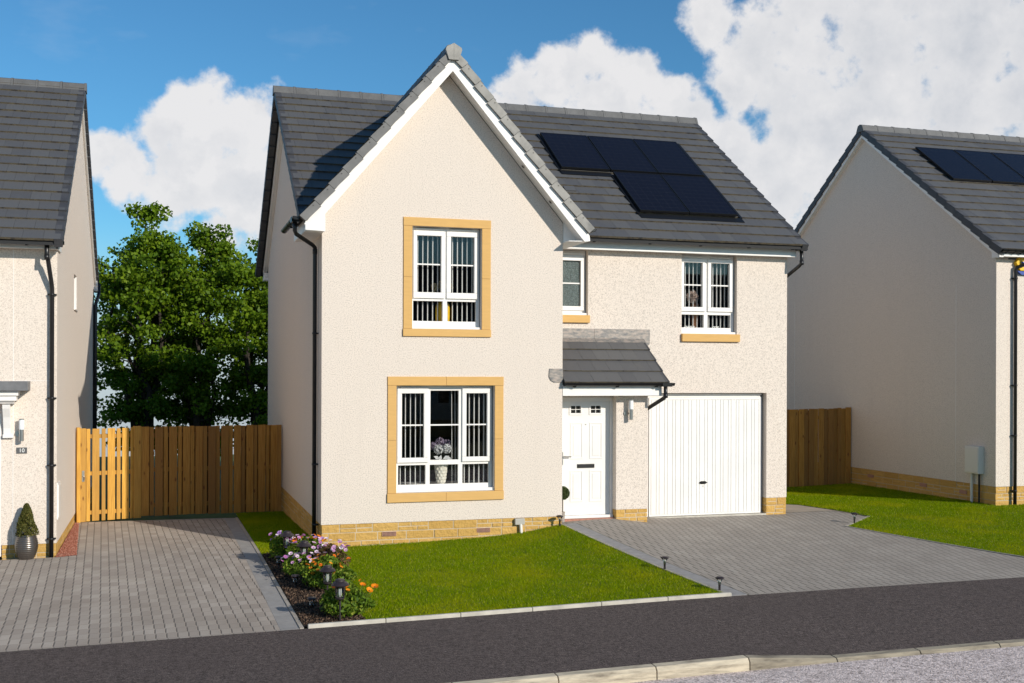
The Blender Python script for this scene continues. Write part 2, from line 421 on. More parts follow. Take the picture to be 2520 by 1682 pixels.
def link(name, me, parent=None, bevel=0.):
    o = bpy.data.objects.new(name, me); COL.objects.link(o)
    if parent is not None:
        o.parent = parent
        o.location = -world_loc(parent)
    if bevel:
        b = o.modifiers.new('bevel', 'BEVEL'); b.width = bevel; b.segments = 2; b.limit_method = 'ANGLE'; b.angle_limit = R(40)
    return o
def world_loc(o):
    l = Vector((0, 0, 0))
    while o is not None: l += o.location; o = o.parent
    return l
def tag(o, label, cat, group=None):
    o['label'] = label; o['category'] = cat
    if group: o['group'] = group
    return o
def thing(name, loc, label, cat, group=None):
    o = bpy.data.objects.new(name, None); COL.objects.link(o); o.location = loc; o.empty_display_size = .1
    return tag(o, label, cat, group)
def kind(o, k): o['kind'] = k; return o
def copy_tree(o, loc, label=None, rotz=None, scale=None, parent=None):
    c = o.copy(); COL.objects.link(c)
    if parent is None:
        if loc is not None: c.location = loc
        if label: c['label'] = label
        if rotz is not None: c.rotation_euler = (0, 0, rotz)
        if scale is not None: c.scale = (scale,) * 3
    else: c.parent = parent
    for ch in list(o.children): copy_tree(ch, None, parent=c)
    return c

def np_mesh(name, verts, faces, mat, parent=None, tint=None, smooth=False):
    """verts (N,3); faces (F,k) all the same size"""
    me = bpy.data.meshes.new(name); F, k = faces.shape
    me.vertices.add(len(verts)); me.vertices.foreach_set('co', np.ascontiguousarray(verts, dtype=np.float32).ravel())
    me.loops.add(F * k); me.loops.foreach_set('vertex_index', np.ascontiguousarray(faces, dtype=np.int32).ravel())
    me.polygons.add(F); me.polygons.foreach_set('loop_start', np.arange(0, F * k, k, dtype=np.int32))
    me.polygons.foreach_set('loop_total', np.full(F, k, dtype=np.int32))
    me.materials.append(mat); me.update(calc_edges=True)
    if tint is not None:
        a = me.attributes.new('tint', 'FLOAT', 'FACE'); a.data.foreach_set('value', np.ascontiguousarray(tint, dtype=np.float32))
    return link(name, me, parent)

def leaf_mesh(c, size, out=None, bias=.5, droop=0., aspect=.62):
    """leaf shaped quads (folded on the midrib) at centres c; out: preferred normals"""
    N = len(c)
    d = rng.normal(size=(N, 3)); d[:, 2] -= droop; d /= np.linalg.norm(d, axis=1)[:, None]
    nr = rng.normal(size=(N, 3))
    if out is not None: nr = nr * (1 - bias) + out * bias * 1.6
    nr -= d * np.sum(nr * d, 1)[:, None]; nr /= np.linalg.norm(nr, axis=1)[:, None] + 1e-9
    sd = np.cross(d, nr); sz = (size * rng.uniform(.65, 1.25, N))[:, None]
    b = c - d * sz * .5; t = c + d * sz * .5; m = c - d * sz * .08
    l = m + sd * sz * aspect * .5 + nr * sz * .12; r = m - sd * sz * aspect * .5 + nr * sz * .12
    v = np.stack([b, l, t, r], 1).reshape(-1, 3)
    f = np.arange(N * 4).reshape(N, 4)
    return v, f

# ------------------------------------------------------------------ terrain height
GX = np.array([-14, -6, -4, -.95, -.1, 1.3, 2.7, 3.5, 4.0, 4.5, 5.1, 5.75, 6.4, 9.0, 10.2, 13.4, 24.])
FR = np.array([-.66, -.58, -.555, -.515, -.505, -.49, -.47, -.46, -.455, -.452, -.45, -.448, -.445, -.44, -.44, -.42, -.38])
BK = np.array([-.50, -.475, -.46, -.46, -.375, -.352, -.31, -.24, -.15, -.135, -.125, -.205, -.245, -.275, -.275, -.18, -.15])
R03= np.array([-.50, -.475, -.46, -.46, -.385, -.355, -.31, -.25, -.15, -.125, -.10, -.20, -.24, -.268, -.265, -.178, -.15])
R1 = np.array([-.5, -.47, -.455, -.46, -.40, -.36, -.32, -.26, -.2, -.2, -.2, -.2, -.248, -.260, -.245, -.175, -.15])
R54 = np.array([-.5, -.46, -.445, -.485, -.51, -.5, -.48, -.45, -.42, -.4, -.38, -.36, -.34, -.30, -.28, -.21, -.2])
GY = np.array([-7.6, -4.95, -3., -1.5, 0., .3, 1.05, 5.4, 12.])
GZ = np.stack([FR - .02, FR, FR + .30 * (BK - FR), FR + .62 * (BK - FR), BK, R03, R1, R54, np.full(len(GX), -.6)])
def H(x, y):
    x = np.asarray(x, float); y = np.asarray(y, float)
    i = np.clip(np.searchsorted(GX, x) - 1, 0, len(GX) - 2); j = np.clip(np.searchsorted(GY, y) - 1, 0, len(GY) - 2)
    tx = np.clip((x - GX[i]) / (GX[i + 1] - GX[i]), 0, 1); ty = np.clip((y - GY[j]) / (GY[j + 1] - GY[j]), 0, 1)
    z = (GZ[j, i] * (1 - tx) + GZ[j, i + 1] * tx) * (1 - ty) + (GZ[j + 1, i] * (1 - tx) + GZ[j + 1, i + 1] * tx) * ty
    return z - np.maximum(y - 26., 0) * .10
def h1(x, y): return float(H(x, y))

def inside(P, poly):
    x, y = P[:, 0], P[:, 1]; c = np.zeros(len(P), bool); q = np.array(poly)
    for (x0, y0), (x1, y1) in zip(q, np.roll(q, -1, 0)):
        k = (y0 > y) != (y1 > y)
        c ^= k & (x < (x1 - x0) * (y - y0) / ((y1 - y0) if y1 != y0 else 1e-9) + x0)
    return c
def sheet(name, poly, off, mat, res=.35, hf=None):
    hf = hf or H
    b = []
    for (x0, y0), (x1, y1) in zip(poly, poly[1:] + poly[:1]):
        n = max(1, int(math.hypot(x1 - x0, y1 - y0) / res))
        b += [(x0 + (x1 - x0) * k / n, y0 + (y1 - y0) * k / n) for k in range(n)]
    q = np.array(poly); gx = np.arange(q[:, 0].min(), q[:, 0].max(), res); gy = np.arange(q[:, 1].min(), q[:, 1].max(), res)
    G = np.array([(x + .013, y + .017) for x in gx for y in gy]); G = G[inside(G, poly)]
    bd = np.array(b); keep = np.array([np.min(np.hypot(*(bd - g).T)) > res * .4 for g in G]) if len(G) else np.zeros(0, bool)
    pts = [Vector(p) for p in b] + [Vector(p) for p in (G[keep] if len(G) else [])]
    e = [(i, (i + 1) % len(b)) for i in range(len(b))]
    v, _, f, *_ = delaunay_2d_cdt(pts, e, [], 1, 1e-5)
    zs = hf(np.array([p[0] for p in v]), np.array([p[1] for p in v])) + off
    me = bpy.data.meshes.new(name); me.from_pydata([(p[0], p[1], z) for p, z in zip(v, zs)], [], [tuple(t) for t in f])
    bm = bmesh.new(); bm.from_mesh(me); bmesh.ops.recalc_face_normals(bm, faces=bm.faces)
    if sum(t.normal.z for t in bm.faces) < 0: bmesh.ops.reverse_faces(bm, faces=bm.faces)
    bm.to_mesh(me); bm.free()
    me.materials.append(mat); me.polygons.foreach_set('use_smooth', [True] * len(me.polygons))
    return link(name, me)

# ------------------------------------------------------------------ world, sun, camera
SUN = Vector((.6, -1., .5)).normalized()
scene.view_settings.view_transform = 'Standard'; scene.view_settings.look = 'None'
scene.view_settings.exposure = 0.; scene.view_settings.gamma = 1.
w = bpy.data.worlds.new('World'); scene.world = w; w.use_nodes = True
nt = w.node_tree
for n in list(nt.nodes): nt.nodes.remove(n)
h = NT(nt); wo = h.n('ShaderNodeOutputWorld'); bg = h.n('ShaderNodeBackground'); h.l(bg.outputs[0], wo.inputs[0])
sky = h.n('ShaderNodeTexSky'); sky.sky_type = 'NISHITA'; sky.sun_disc = False
sky.sun_elevation = math.asin(SUN.z); sky.sun_rotation = math.atan2(SUN.x, SUN.y)
sky.air_density = 1.; sky.dust_density = .4; sky.ozone_density = 2.5; sky.altitude = 100
D = h.coord('Generated'); D = h.vmath('NORMALIZE', D).outputs[0]
SKYK = .110
skyc = h.mix(1., sky.outputs[0], (.44, .86, 1.06), 'MULTIPLY')
warp = h.noise(D, 9., 5, .6, 'Color')
Dw = h.vmath('ADD', D, h.vmath('MULTIPLY', h.vmath('SUBTRACT', warp, (.5, .5, .5)).outputs[0], (.055, .055, .055)).outputs[0]).outputs[0]
# cumulus banks by compass direction (x, y, z of the unit direction, angular radius)
A = [(.010, .974, .226, .018), (.038, .977, .21, .046), (.071, .975, .208, .04), (.009, .981, .192, .045), (-.043, .984, .176, .028), (-.024, .986, .167, .036), (.032, .986, .163, .058), (.072, .986, .151, .05), (.045, .992, .12, .034), (.005, .986, .165, .04)]
def ray(x, y):
    rt = (.955, -.296, .003); up = (-.003, .001, 1.); fw = (.2963, .9551, 0)
    a = (x - 1260) / 2766.3; b = -(y - 917.2) / 2766.3
    v = np.array([fw[i] + rt[i] * a + up[i] * b for i in range(3)]); return v / np.linalg.norm(v)
B = [(1290, 235, 80), (1390, 195, 85), (1475, 175, 85), (1555, 205, 90), (1635, 250, 80), (1690, 310, 80), (1480, 290, 130), (1850, 440, 110), (1790, 370, 90), (1920, 500, 110), (1240, 260, 60)]
Cb = [(1745, 60, 85), (1860, 110, 130), (2010, 60, 180), (2210, 100, 240), (2470, 100, 280), (1960, 250, 160), (2160, 280, 230), (2420, 320, 270), (2060, 430, 160), (1810, 225, 75), (1990, 345, 130), (2600, 400, 300), (2200, 520, 200), (2900, 0, 420), (3300, -500, 600), (2500, -500, 380)]  # final entries lie out of view, added to brighten roof reflections on the right
blobs = [(*d[:3], d[3], 0.) for d in A] + [(*ray(x, y), r / 2766, 0.) for x, y, r in B] + [(*ray(x, y), r / 2766, 1.) for x, y, r in Cb]
# unseen banks added round the horizon for fill light and reflections
rr = random.Random(3)
for k in range(7):
    az = R(100 + 31 * k + rr.uniform(-6, 6)); el = R(rr.uniform(9, 26))
    blobs.append((math.sin(az) * math.cos(el), math.cos(az) * math.cos(el), math.sin(el), rr.uniform(.10, .2), .5))
dens = None
for bx, by, bz, r, g in blobs:
    d = h.vmath('DISTANCE', Dw, (bx, by, bz)).outputs['Value']
    t = h.math('SUBTRACT', 1., h.math('DIVIDE', d, r))
    dens = t if dens is None else h.math('SMOOTH_MAX', dens, t, .18)
dens = h.math('MINIMUM', dens, .62)
fb = h.noise(D, 24., 10, .60)
fbL = h.noise(h.vmath('ADD', D, (.016, .0, .022)).outputs[0], 24., 6, .58)
fb2 = h.noise(D, 7., 5, .6)
tot = h.math('ADD', dens, h.math('MULTIPLY', h.math('SUBTRACT', fb, .5), 1.9))
cov = h.maprange(tot, .02, .46, 0, 1, True)
haze_wisp = h.math('MULTIPLY', h.maprange(h.noise(h.mapping(D, (1, 1, 2.4)), 5., 5, .65), .60, .90), .16)
cov = h.math('MAXIMUM', cov, haze_wisp)
east = h.maprange(h.vmath('DOT_PRODUCT', D, (.955, -.296, .0)).outputs['Value'], .05, .36, 0, 1)
shade = h.maprange(h.math('ADD', h.math('MULTIPLY', fb2, .8), h.math('MULTIPLY', fb, .35)), .42, .75)
lit = h.math('MULTIPLY', h.math('SUBTRACT', fbL, fb), 1.7)
edge = h.maprange(tot, .1, .8)
grey = h.math('MULTIPLY', h.math('ADD', h.math('ADD', h.math('MULTIPLY', shade, h.math('ADD', .22, h.math('MULTIPLY', east, .50))), h.math('MULTIPLY', east, .16)), lit), edge, clamp=True)
ccol = h.mix(grey, (.835, .825, .83), (.48, .52, .585))
skyscaled = h.mix(1., skyc, (SKYK, SKYK, SKYK), 'MULTIPLY')
fin = h.mix(h.math('MULTIPLY', cov, .97), skyscaled, ccol)
sepD = h.n('ShaderNodeSeparateXYZ'); h.l(D, sepD.inputs[0])
fin = h.mix(h.math('MULTIPLY', h.maprange(sepD.outputs[2], .0, .13, 1, 0, True), .75), fin, (.60, .64, .70))
below = h.maprange(sepD.outputs[2], -.20, -.03, 1, 0)
fin = h.mix(below, fin, (.33, .325, .32))
h.l(fin, bg.inputs[0]); bg.inputs[1].default_value = 1.
w.name = 'sky'

sl = bpy.data.lights.new('sun', 'SUN'); sl.energy = 4.4; sl.angle = R(.55); sl.color = (1., .93, .82)
so = bpy.data.objects.new('sun', sl); COL.objects.link(so); so.location = (30, -50, 25)
so.rotation_euler = (-SUN).to_track_quat('-Z', 'Y').to_euler()

cam = bpy.data.cameras.new('camera'); co = bpy.data.objects.new('camera', cam); COL.objects.link(co)
yw, rl = R(17.235), R(.181)
fw = Vector((math.sin(yw), math.cos(yw), 0)); rt = Vector((math.cos(yw), -math.sin(yw), 0)); up = rt.cross(fw)
rt2 = rt * math.cos(rl) + up * math.sin(rl); up2 = -rt * math.sin(rl) + up * math.cos(rl)
mat = Matrix((rt2, up2, -fw)).transposed().to_4x4(); mat.translation = Vector((-2.406, -17.987, 2.439))
co.matrix_world = mat
cam.sensor_width = 36; cam.lens = 2766.3 / 2520 * 36; cam.shift_y = 76.2 / 2520; cam.clip_end = 5000; cam.clip_start = .1
scene.camera = co

# ------------------------------------------------------------------ setting: ground, road, pavement, drives
def ground():
    xs = np.concatenate([np.linspace(-900, -30, 16)[:-1], np.arange(-30, 40, .8), np.linspace(40, 900, 16)])
    ys = np.concatenate([np.linspace(-900, -40, 14)[:-1], np.arange(-40, 40, .8), np.linspace(40, 1200, 18)])
    X, Y = np.meshgrid(xs, ys); Z = H(X, Y) - .10
    Z = np.where(Y < -7., Z - .22, Z)
    ny, nx = X.shape; idx = np.arange(nx * ny).reshape(ny, nx)
    f = np.stack([idx[:-1, :-1], idx[:-1, 1:], idx[1:, 1:], idx[1:, :-1]], -1).reshape(-1, 4)
    kind(np_mesh('ground', np.stack([X, Y, Z], -1).reshape(-1, 3), f, M['ground']), 'structure')
ground()
def Hp(x, y):   # footway: dips to the dropped kerb on the right
    z = H(x, y)
    return z - np.interp(x, [3.3, 4.4, 40], [0, .075, .075]) * np.clip((-6.2 - y) / 1.4, 0, 1)
kind(sheet('pavement', [(-16, -7.62), (24, -7.62), (24, -4.92), (4.6, -4.92), (-.82, -4.945), (-16, -4.945)], 0, M['pavement'], .5, Hp), 'structure')
def Hr(x, y): return np.interp(x, GX, FR) - .135 - .012 * np.clip(-7.6 - y, 0, 30) * .3
kind(sheet('road', [(-40, -16.), (60, -16.), (60, -7.74), (-40, -7.74)], 0, M['road'], 1., Hr), 'structure')
kb = MB(); kb2 = MB()
xj = [-9.1, -8.06, -7.02, -5.98, -4.95, -3.91, -2.88, -1.84, -.81, .22, 1.255, 2.29, 3.325, 4.36] + [4.36 + 1.035 * k for k in range(1, 19)]
for a, b in zip(xj[:-1], xj[1:]):
    def top(x): return float(np.interp(x, GX, FR)) - .012 - float(np.interp(x, [3.34, 4.34, 60], [0, .085, .085]))
    def bot(x): return float(np.interp(x, GX, FR)) - .20
    a2, b2 = a + .005, b - .005; T0, T1 = top(a2), top(b2); g0, g1 = min(.045, (T0 - bot(a2) - .05)), .03
    yb, yf = -7.615, -7.745
    prof = lambda x, T: [(x, yb, bot(x)), (x, yf - .006, bot(x)), (x, yf, T - .04), (x, yf + .03, T), (x, yb, T + .006)]
    p, q = prof(a2, T0), prof(b2, T1)
    (kb if b < 3.4 else kb2).add(p + q, [(0, 1, 2, 3, 4), (9, 8, 7, 6, 5)] + [(i, (i + 1) % 5, 5 + (i + 1) % 5, 5 + i) for i in range(5)])
def kerb_mat(name='weathered kerb stone', k=1.):
    m, nt, p, o = new_mat(name); h = NT(nt); c = h.coord()
    a = h.noise(h.mapping(c, (1.2, 6, 9)), 2.2, 5, .65)
    h.l(h.ramp(a, [(p_, tuple(x * k for x in c_)) for p_, c_ in ((.30, (.20, .165, .12)), (.44, (.42, .36, .27)), (.58, (.58, .50, .37)), (.8, (.66, .57, .43)))]), p.inputs['Base Color'])
    p.inputs['Roughness'].default_value = .9; h.l(h.bump(h.noise(c, 90, 3), .3, .003), p.inputs['Normal']); return m
kind(kb.build('kerb', kerb_mat(), bevel=.006), 'structure')
kind(kb2.build('dropped_kerb', kerb_mat('worn dropped kerb', .55), bevel=.006), 'structure')

# left drive, its border, the flower bed, the lawns
DL = [(-14, -4.945), (-1.115, -4.945), (-1.235, 5.0), (-4.0, 4.90), (-3.72, .95), (-4.05, .80), (-14, .85)]
kind(sheet('left_driveway', DL, .0, M['pave_left'], .4), 'structure')
bd = MB()
def strip(mb, pts, w0, w1, off0, dz, mi=0, seg=.5, hf=None, gap=.0):
    """a low strip of blocks along a line: from w0 to w1 sideways, top at H+dz"""
    hf = hf or H
    P = [Vector((x, y, 0)) for x, y in pts]
    for a, b in zip(P[:-1], P[1:]):
        d = (b - a); L = d.length; d /= L; s = Vector((-d.y, d.x, 0)); n = max(1, round(L / seg))
        for k in range(n):
            q0 = a + d * (L * k / n + gap); q1 = a + d * (L * (k + 1) / n - gap)
            vs = []
            for q in (q0, q1):
                for ww in (w0, w1):
                    e = q + s * ww; z = float(hf(e.x, e.y)); vs += [(e.x, e.y, z + off0), (e.x, e.y, z + dz)]
            mb.add(vs, [(0, 1, 3, 2), (4, 6, 7, 5), (0, 4, 5, 1), (2, 3, 7, 6), (1, 5, 7, 3), (0, 2, 6, 4)], mi)
L1 = [(-.853, -4.945), (-.977, 5.08)]
strip(bd, L1, .050, .262, -.08, .002, 0, .42, gap=.0015)
strip(bd, L1, .0, .046, -.08, .012, 1, .9, gap=.0015)
kind(bd.build('driveway_border', [M['pave_border'], M['edging']]), 'structure')
kind(sheet('driveway_border_bed', [(-1.12, -4.945), (-.85, -4.945), (-.975, 5.0), (-1.24, 5.0)], -.02, M['joint'], .5), 'structure')
bedline = [(-.12, -4.90), (-.13, -4.2), (-.02, -3.4), (.02, -2.4), (.06, -1.4), (.0, -.6), (-.22, .0), (-.55, .14), (-.90, .12)]
kind(sheet('flower_bed', [(-.845, -4.90)] + bedline, .012, M['soil'], .12), 'structure')
LAWN = [(-.12, -4.90)] + [(4.60, -4.88), (4.06, -.02), (0.02, -.02), (0.02, 6.1), (-.97, 5.85), (-.91, .12)] + bedline[::-1][1:-1]
kind(sheet('lawn', LAWN, .004, M['turf'], .3), 'structure')
DR = [(4.90, -4.925), (10.75, -4.925), (9.247, -.534), (10.30, .30), (10.1, 1.13), (9.16, 1.24), (9.02, 1.30), (5.7, 1.3), (4.09, .5), (4.09, .06), (4.36, .05)]
kind(sheet('right_driveway', DR, .0, M['pave_right'], .35), 'structure')
kind(sheet('side_path', [(9.02, 1.30), (9.16, 1.24), (10.1, 1.13), (10.30, .30), (10.004, 2.22), (9.6, 2.7), (9.5, 5.3), (9.02, 5.3)], .004, M['flag'], .4), 'structure')
br_ = MB()
eR = [(4.63, -4.915), (4.09, .06)]
strip(br_, eR, -.255, -.010, -.08, .002, 0, .42, gap=.0)
kind(br_.build('right_driveway_border', M['pave_border_r']), 'structure')
kind(sheet('right_border_bed', [(4.63, -4.92), (4.95, -4.92), (4.38, .06), (4.09, .06)], -.03, M['joint'], .4), 'structure')
ed = MB()
strip(ed, eR, .0, .045, -.10, .018, 0, .9, gap=.002)
strip(ed, [(9.23, -.52), (10.80, -4.92)], .0, .03, -.1, .012, 0, .9, gap=.002)
strip(ed, [(10.32, .31), (9.23, -.54)], .0, .05, -.1, .015, 0, .5, gap=.002)
strip(ed, [(-4.02, 4.88), (-1.2, 5.06)], -.0, .06, -.1, .0, 0, .9, gap=.002)
kind(ed.build('lawn_edging', M['edging']), 'structure')
lk = MB()
strip(lk, [(-.81, -4.955), (4.64, -4.925)], .0, .05, -.12, .045, 0, .92, gap=.003)
kind(lk.build('lawn_kerb', M['concrete'], bevel=.008), 'structure')
LR = [(9.28, -.56), (10.78, -4.90), (24, -4.90), (24, .42), (13.36, .42), (13.36, 5.3), (9.52, 5.3), (9.62, 2.72), (10.03, 2.24), (10.335, .29)]
kind(sheet('right_lawn', LR, .004, M['turf'], .4), 'structure')

def blades(name, poly, n, hgt, wid, parent=None, hf=None, lean=.45):
    q = np.array(poly); P = rng.uniform(q.min(0), q.max(0), (int(n), 2)); P = P[inside(P, poly)]
    N = len(P); z = H(P[:, 0], P[:, 1]) + .002
    cl = .9 + .22 * np.sin(P[:, 0] * 3.1 + np.sin(P[:, 1] * 2.3) * 2) * np.sin(P[:, 1] * 2.7 + P[:, 0]) * .5
    a = rng.uniform(0, 2 * np.pi, N); hh = hgt * rng.uniform(.45, 1.25, N) * cl; ww = wid * rng.uniform(.6, 1.3, N)
    b = np.stack([P[:, 0], P[:, 1], z], 1); s = np.stack([np.cos(a), np.sin(a), np.zeros(N)], 1) * ww[:, None] * .5
    la = rng.uniform(0, 2 * np.pi, N); ln = np.stack([np.cos(la), np.sin(la), np.zeros(N)], 1) * (hh * rng.uniform(.1, 1., N) * lean * 2)[:, None]
    up_ = np.stack([np.zeros(N), np.zeros(N), hh], 1)
    v = np.stack([b - s, b + s, b + up_ + ln], 1).reshape(-1, 3)
    t = np.clip(rng.beta(2, 2.6, N) + .12 * (cl - .75), 0, 1); t[rng.random(N) < .03] = 1.
    return kind(np_mesh(name, v, np.arange(N * 3).reshape(N, 3), M['grass'], None, t), 'stuff')
LG = [(x, y) for x, y in LAWN]
blades('grass', LG, 520000, .036, .007)
blades('grass', [(9.30, -.60), (10.80, -4.88), (16.8, -4.88), (16.8, .42), (13.36, .42), (13.36, 5.3), (9.53, 5.3), (9.63, 2.74), (10.05, 2.26), (10.35, .29)], 430000, .036, .009)

# bark chips and gravel
def chips(name, poly, n, s, mat, flat=.4, dz=.012):
    q = np.array(poly); P = rng.uniform(q.min(0), q.max(0), (n, 2)); P = P[inside(P, poly)]; N = len(P)
    c = np.stack([P[:, 0], P[:, 1], H(P[:, 0], P[:, 1]) + dz + rng.uniform(0, s * .7, N)], 1)
    ang = rng.normal(size=(N, 3, 3)); qq = np.linalg.qr(ang)[0]
    sc = s * rng.uniform(.4, 1.2, (N, 1)) * np.array([1, .7, flat])
    base = np.array([(1, 0, 0), (-1, 0, 0), (0, 1, 0), (0, -1, 0), (0, 0, 1), (0, 0, -1)])
    v = np.einsum('nij,nkj->nki', qq, base[None] * sc[:, None, :]) + c[:, None, :]
    tr = np.array([(0, 2, 4), (2, 1, 4), (1, 3, 4), (3, 0, 4), (2, 0, 5), (1, 2, 5), (3, 1, 5), (0, 3, 5)])
    f = (np.arange(N)[:, None, None] * 6 + tr[None]).reshape(-1, 3)
    return kind(np_mesh(name, v.reshape(-1, 3), f, mat, None, np.repeat(rng.random(N), 8)), 'stuff')
chips('bark_mulch', [(-.84, -4.88)] + bedline, 9000, .022, M['chips'])
chips('gravel', [(-3.995, .80), (-3.70, .90), (-3.93, 4.85), (-3.995, 4.85)], 6000, .016, M['gravel'], .7, .0)
kind(sheet('gravel_bed', [(-3.995, .78), (-3.70, .90), (-3.94, 4.87), (-3.995, 4.87)], .004, simple('gravel bed', (.25, .09, .06), .95), .3), 'structure')

# ------------------------------------------------------------------ building kit
def tile_slope(mb, O, u, v, n, W, Ln, row=.332, tw=.30, th=.034, urange=None, skip=None, rnd=random):
    O, u, v, n = map(Vector, (O, u, v, n)); nr = math.ceil(Ln / row - .15)
    for r in range(nr):
        s0 = r * row; ln = min(row + .05, Ln - s0 + .02)
        if ln < .06: continue
        ua, ub = urange(s0) if urange else (0, W)
        if ub - ua < .05: continue
        k0 = math.floor(ua / tw) - 1; off = (r % 2) * tw * .5
        k = k0
        while True:
            a = max(ua, k * tw + off); b = min(ub, (k + 1) * tw + off); k += 1
            if a >= ub: break
            if b - a < .03: continue
            j = rnd.uniform(-.002, .003); lf = th + rnd.uniform(0, .004)
            mb.obox(O + u * (a + .0015) + v * (s0 + j) + n * .004, u * (b - a - .003), v * ln - n * lf * .92, n * lf, 0, 1)

def verge_units(mb, O, v, n, side, Ln, wid=.16, drop=.088, lift=.034, row=.332, mi=0, over=.0):
    """stepped verge caps running up a slope; side = unit vector pointing out of the roof"""
    O, v, n, side = map(Vector, (O, v, n, side)); k = 0
    while k * row < Ln - .05:
        ln = min(row - .006, Ln - k * row)
        o = O + v * (k * row) + side * (over - wid) - n * drop
        mb.obox(o, side * wid, v * ln - n * .026, n * (drop + lift), mi)
        k += 1

def ridge_run(mb, a, b, seg=.45, m=.7, mi=0):
    a, b = Vector(a), Vector(b); d = (b - a); L = d.length; d /= L; s = d.cross(Vector((0, 0, 1))).normalized(); z = Vector((0, 0, 1)); n = max(1, round(L / seg))
    for k in range(n):
        q0 = a + d * (L * k / n); e = .018 if k % 2 else .0
        def ring(q, e): return [q + s * x + z * y for x, y in [(-.150 - e, -.150 * m / .7), (-.085, .0 + e), (0, .028 + e), (.085, .0 + e), (.150 + e, -.150 * m / .7)]]
        mb.prism(ring(q0 + d * .003, 0), d * (L / n - .045), mi)
        mb.prism(ring(q0 + d * (L / n - .045), .010), d * .042, mi)

def half_gutter(mb, a, b, r=.056, n=8, mi=0, brackets=None, inward=None):
    """half round gutter along a-b with end stops, joints and brackets"""
    a, b = Vector(a), Vector(b); d = (b - a).normalized(); s = d.cross(Vector((0, 0, 1))); z = Vector((0, 0, 1))
    def ring(q, rr): return [q + s * (rr * math.cos(math.pi * k / n)) - z * (rr * math.sin(math.pi * k / n)) for k in range(n + 1)]
    outer = ring(Vector((0, 0, 0)), r); inner = ring(Vector((0, 0, 0)), r - .006)
    prof = outer + inner[::-1]
    mb.prism([a + p for p in prof], b - a, mi)
    for q, dd in ((a, d * .004), (b, -d * .004)): mb.prism([q + p for p in ring(Vector((0, 0, 0)), r + .002)], dd, mi)
    L = (b - a).length
    for t in (brackets or []):
        q = a + d * t; rg = ring(Vector((0, 0, 0)), r + .006)
        mb.prism([q + p for p in rg] + [q + p for p in ring(Vector((0, 0, 0)), r)][::-1], d * .03, mi)
        if inward is not None:
            iv = Vector(inward); mb.obox(q - z * (r + .02), d * .03, iv * .09, z * .02, mi)

def ring_box(mb, x0, x1, z0, z1, gx0, gx1, gz0, gz1, y0, y1, mi=0):
    mb.holes(x0, x1, z0, z1, y0, y1, [(gx0, gx1, gz0, gz1)], mi)

def plinth_run(mb, p0, p1, ztop, zbot, out, rnd, mort, first=None, gap=.013, depth=.05):
    """courses of rock-faced blocks (mb) in front of a mortar backing (mort)"""
    p0, p1 = Vector((*p0, 0)), Vector((*p1, 0)); d = p1 - p0; L = d.length; d /= L; out = Vector((*out, 0)); z = Vector((0, 0, 1))
    mort.obox(p0 + d * .009 - out * .06 + z * zbot, d * (L - .018), out * .054, z * (ztop - zbot - .004))
    t = ztop; c = 0
    hs = [.140, .138, .142, .14, .14, .14]
    while t > zbot + .02 and c < 6:
        hgt = hs[c]; x = 0.; first_l = rnd.uniform(.1, .5)
        while x < L - .005:
            l = first_l if x == 0 else rnd.uniform(.34, .56)
            if L - x - l < .12: l = L - x
            g0 = 0 if x == 0 else gap * .5; g1 = 0 if x + l >= L - .001 else gap * .5
            parts = [(0., 1.)]
            if rnd.random() < .24: parts = [(0., .5), (.5, 1.)]
            for a, b in parts:
                zt = t - hgt * a - (gap * .5 if not (c == 0 and a == 0) else 0); zb = t - hgt * b + gap * .5
                sub = [(x + g0, x + l - g1)]
                if len(parts) == 2 and l > .3:
                    m_ = x + l * rnd.uniform(.35, .65); sub = [(x + g0, m_ - gap * .5), (m_ + gap * .5, x + l - g1)]
                for s0, s1 in sub:
                    e = rnd.uniform(-.004, .006)
                    o = p0 + d * s0 - out * depth + z * zb
                    mb.obox(o, d * (s1 - s0), out * (depth + e), z * (zt - zb))
            x += l
        t -= hgt; c += 1

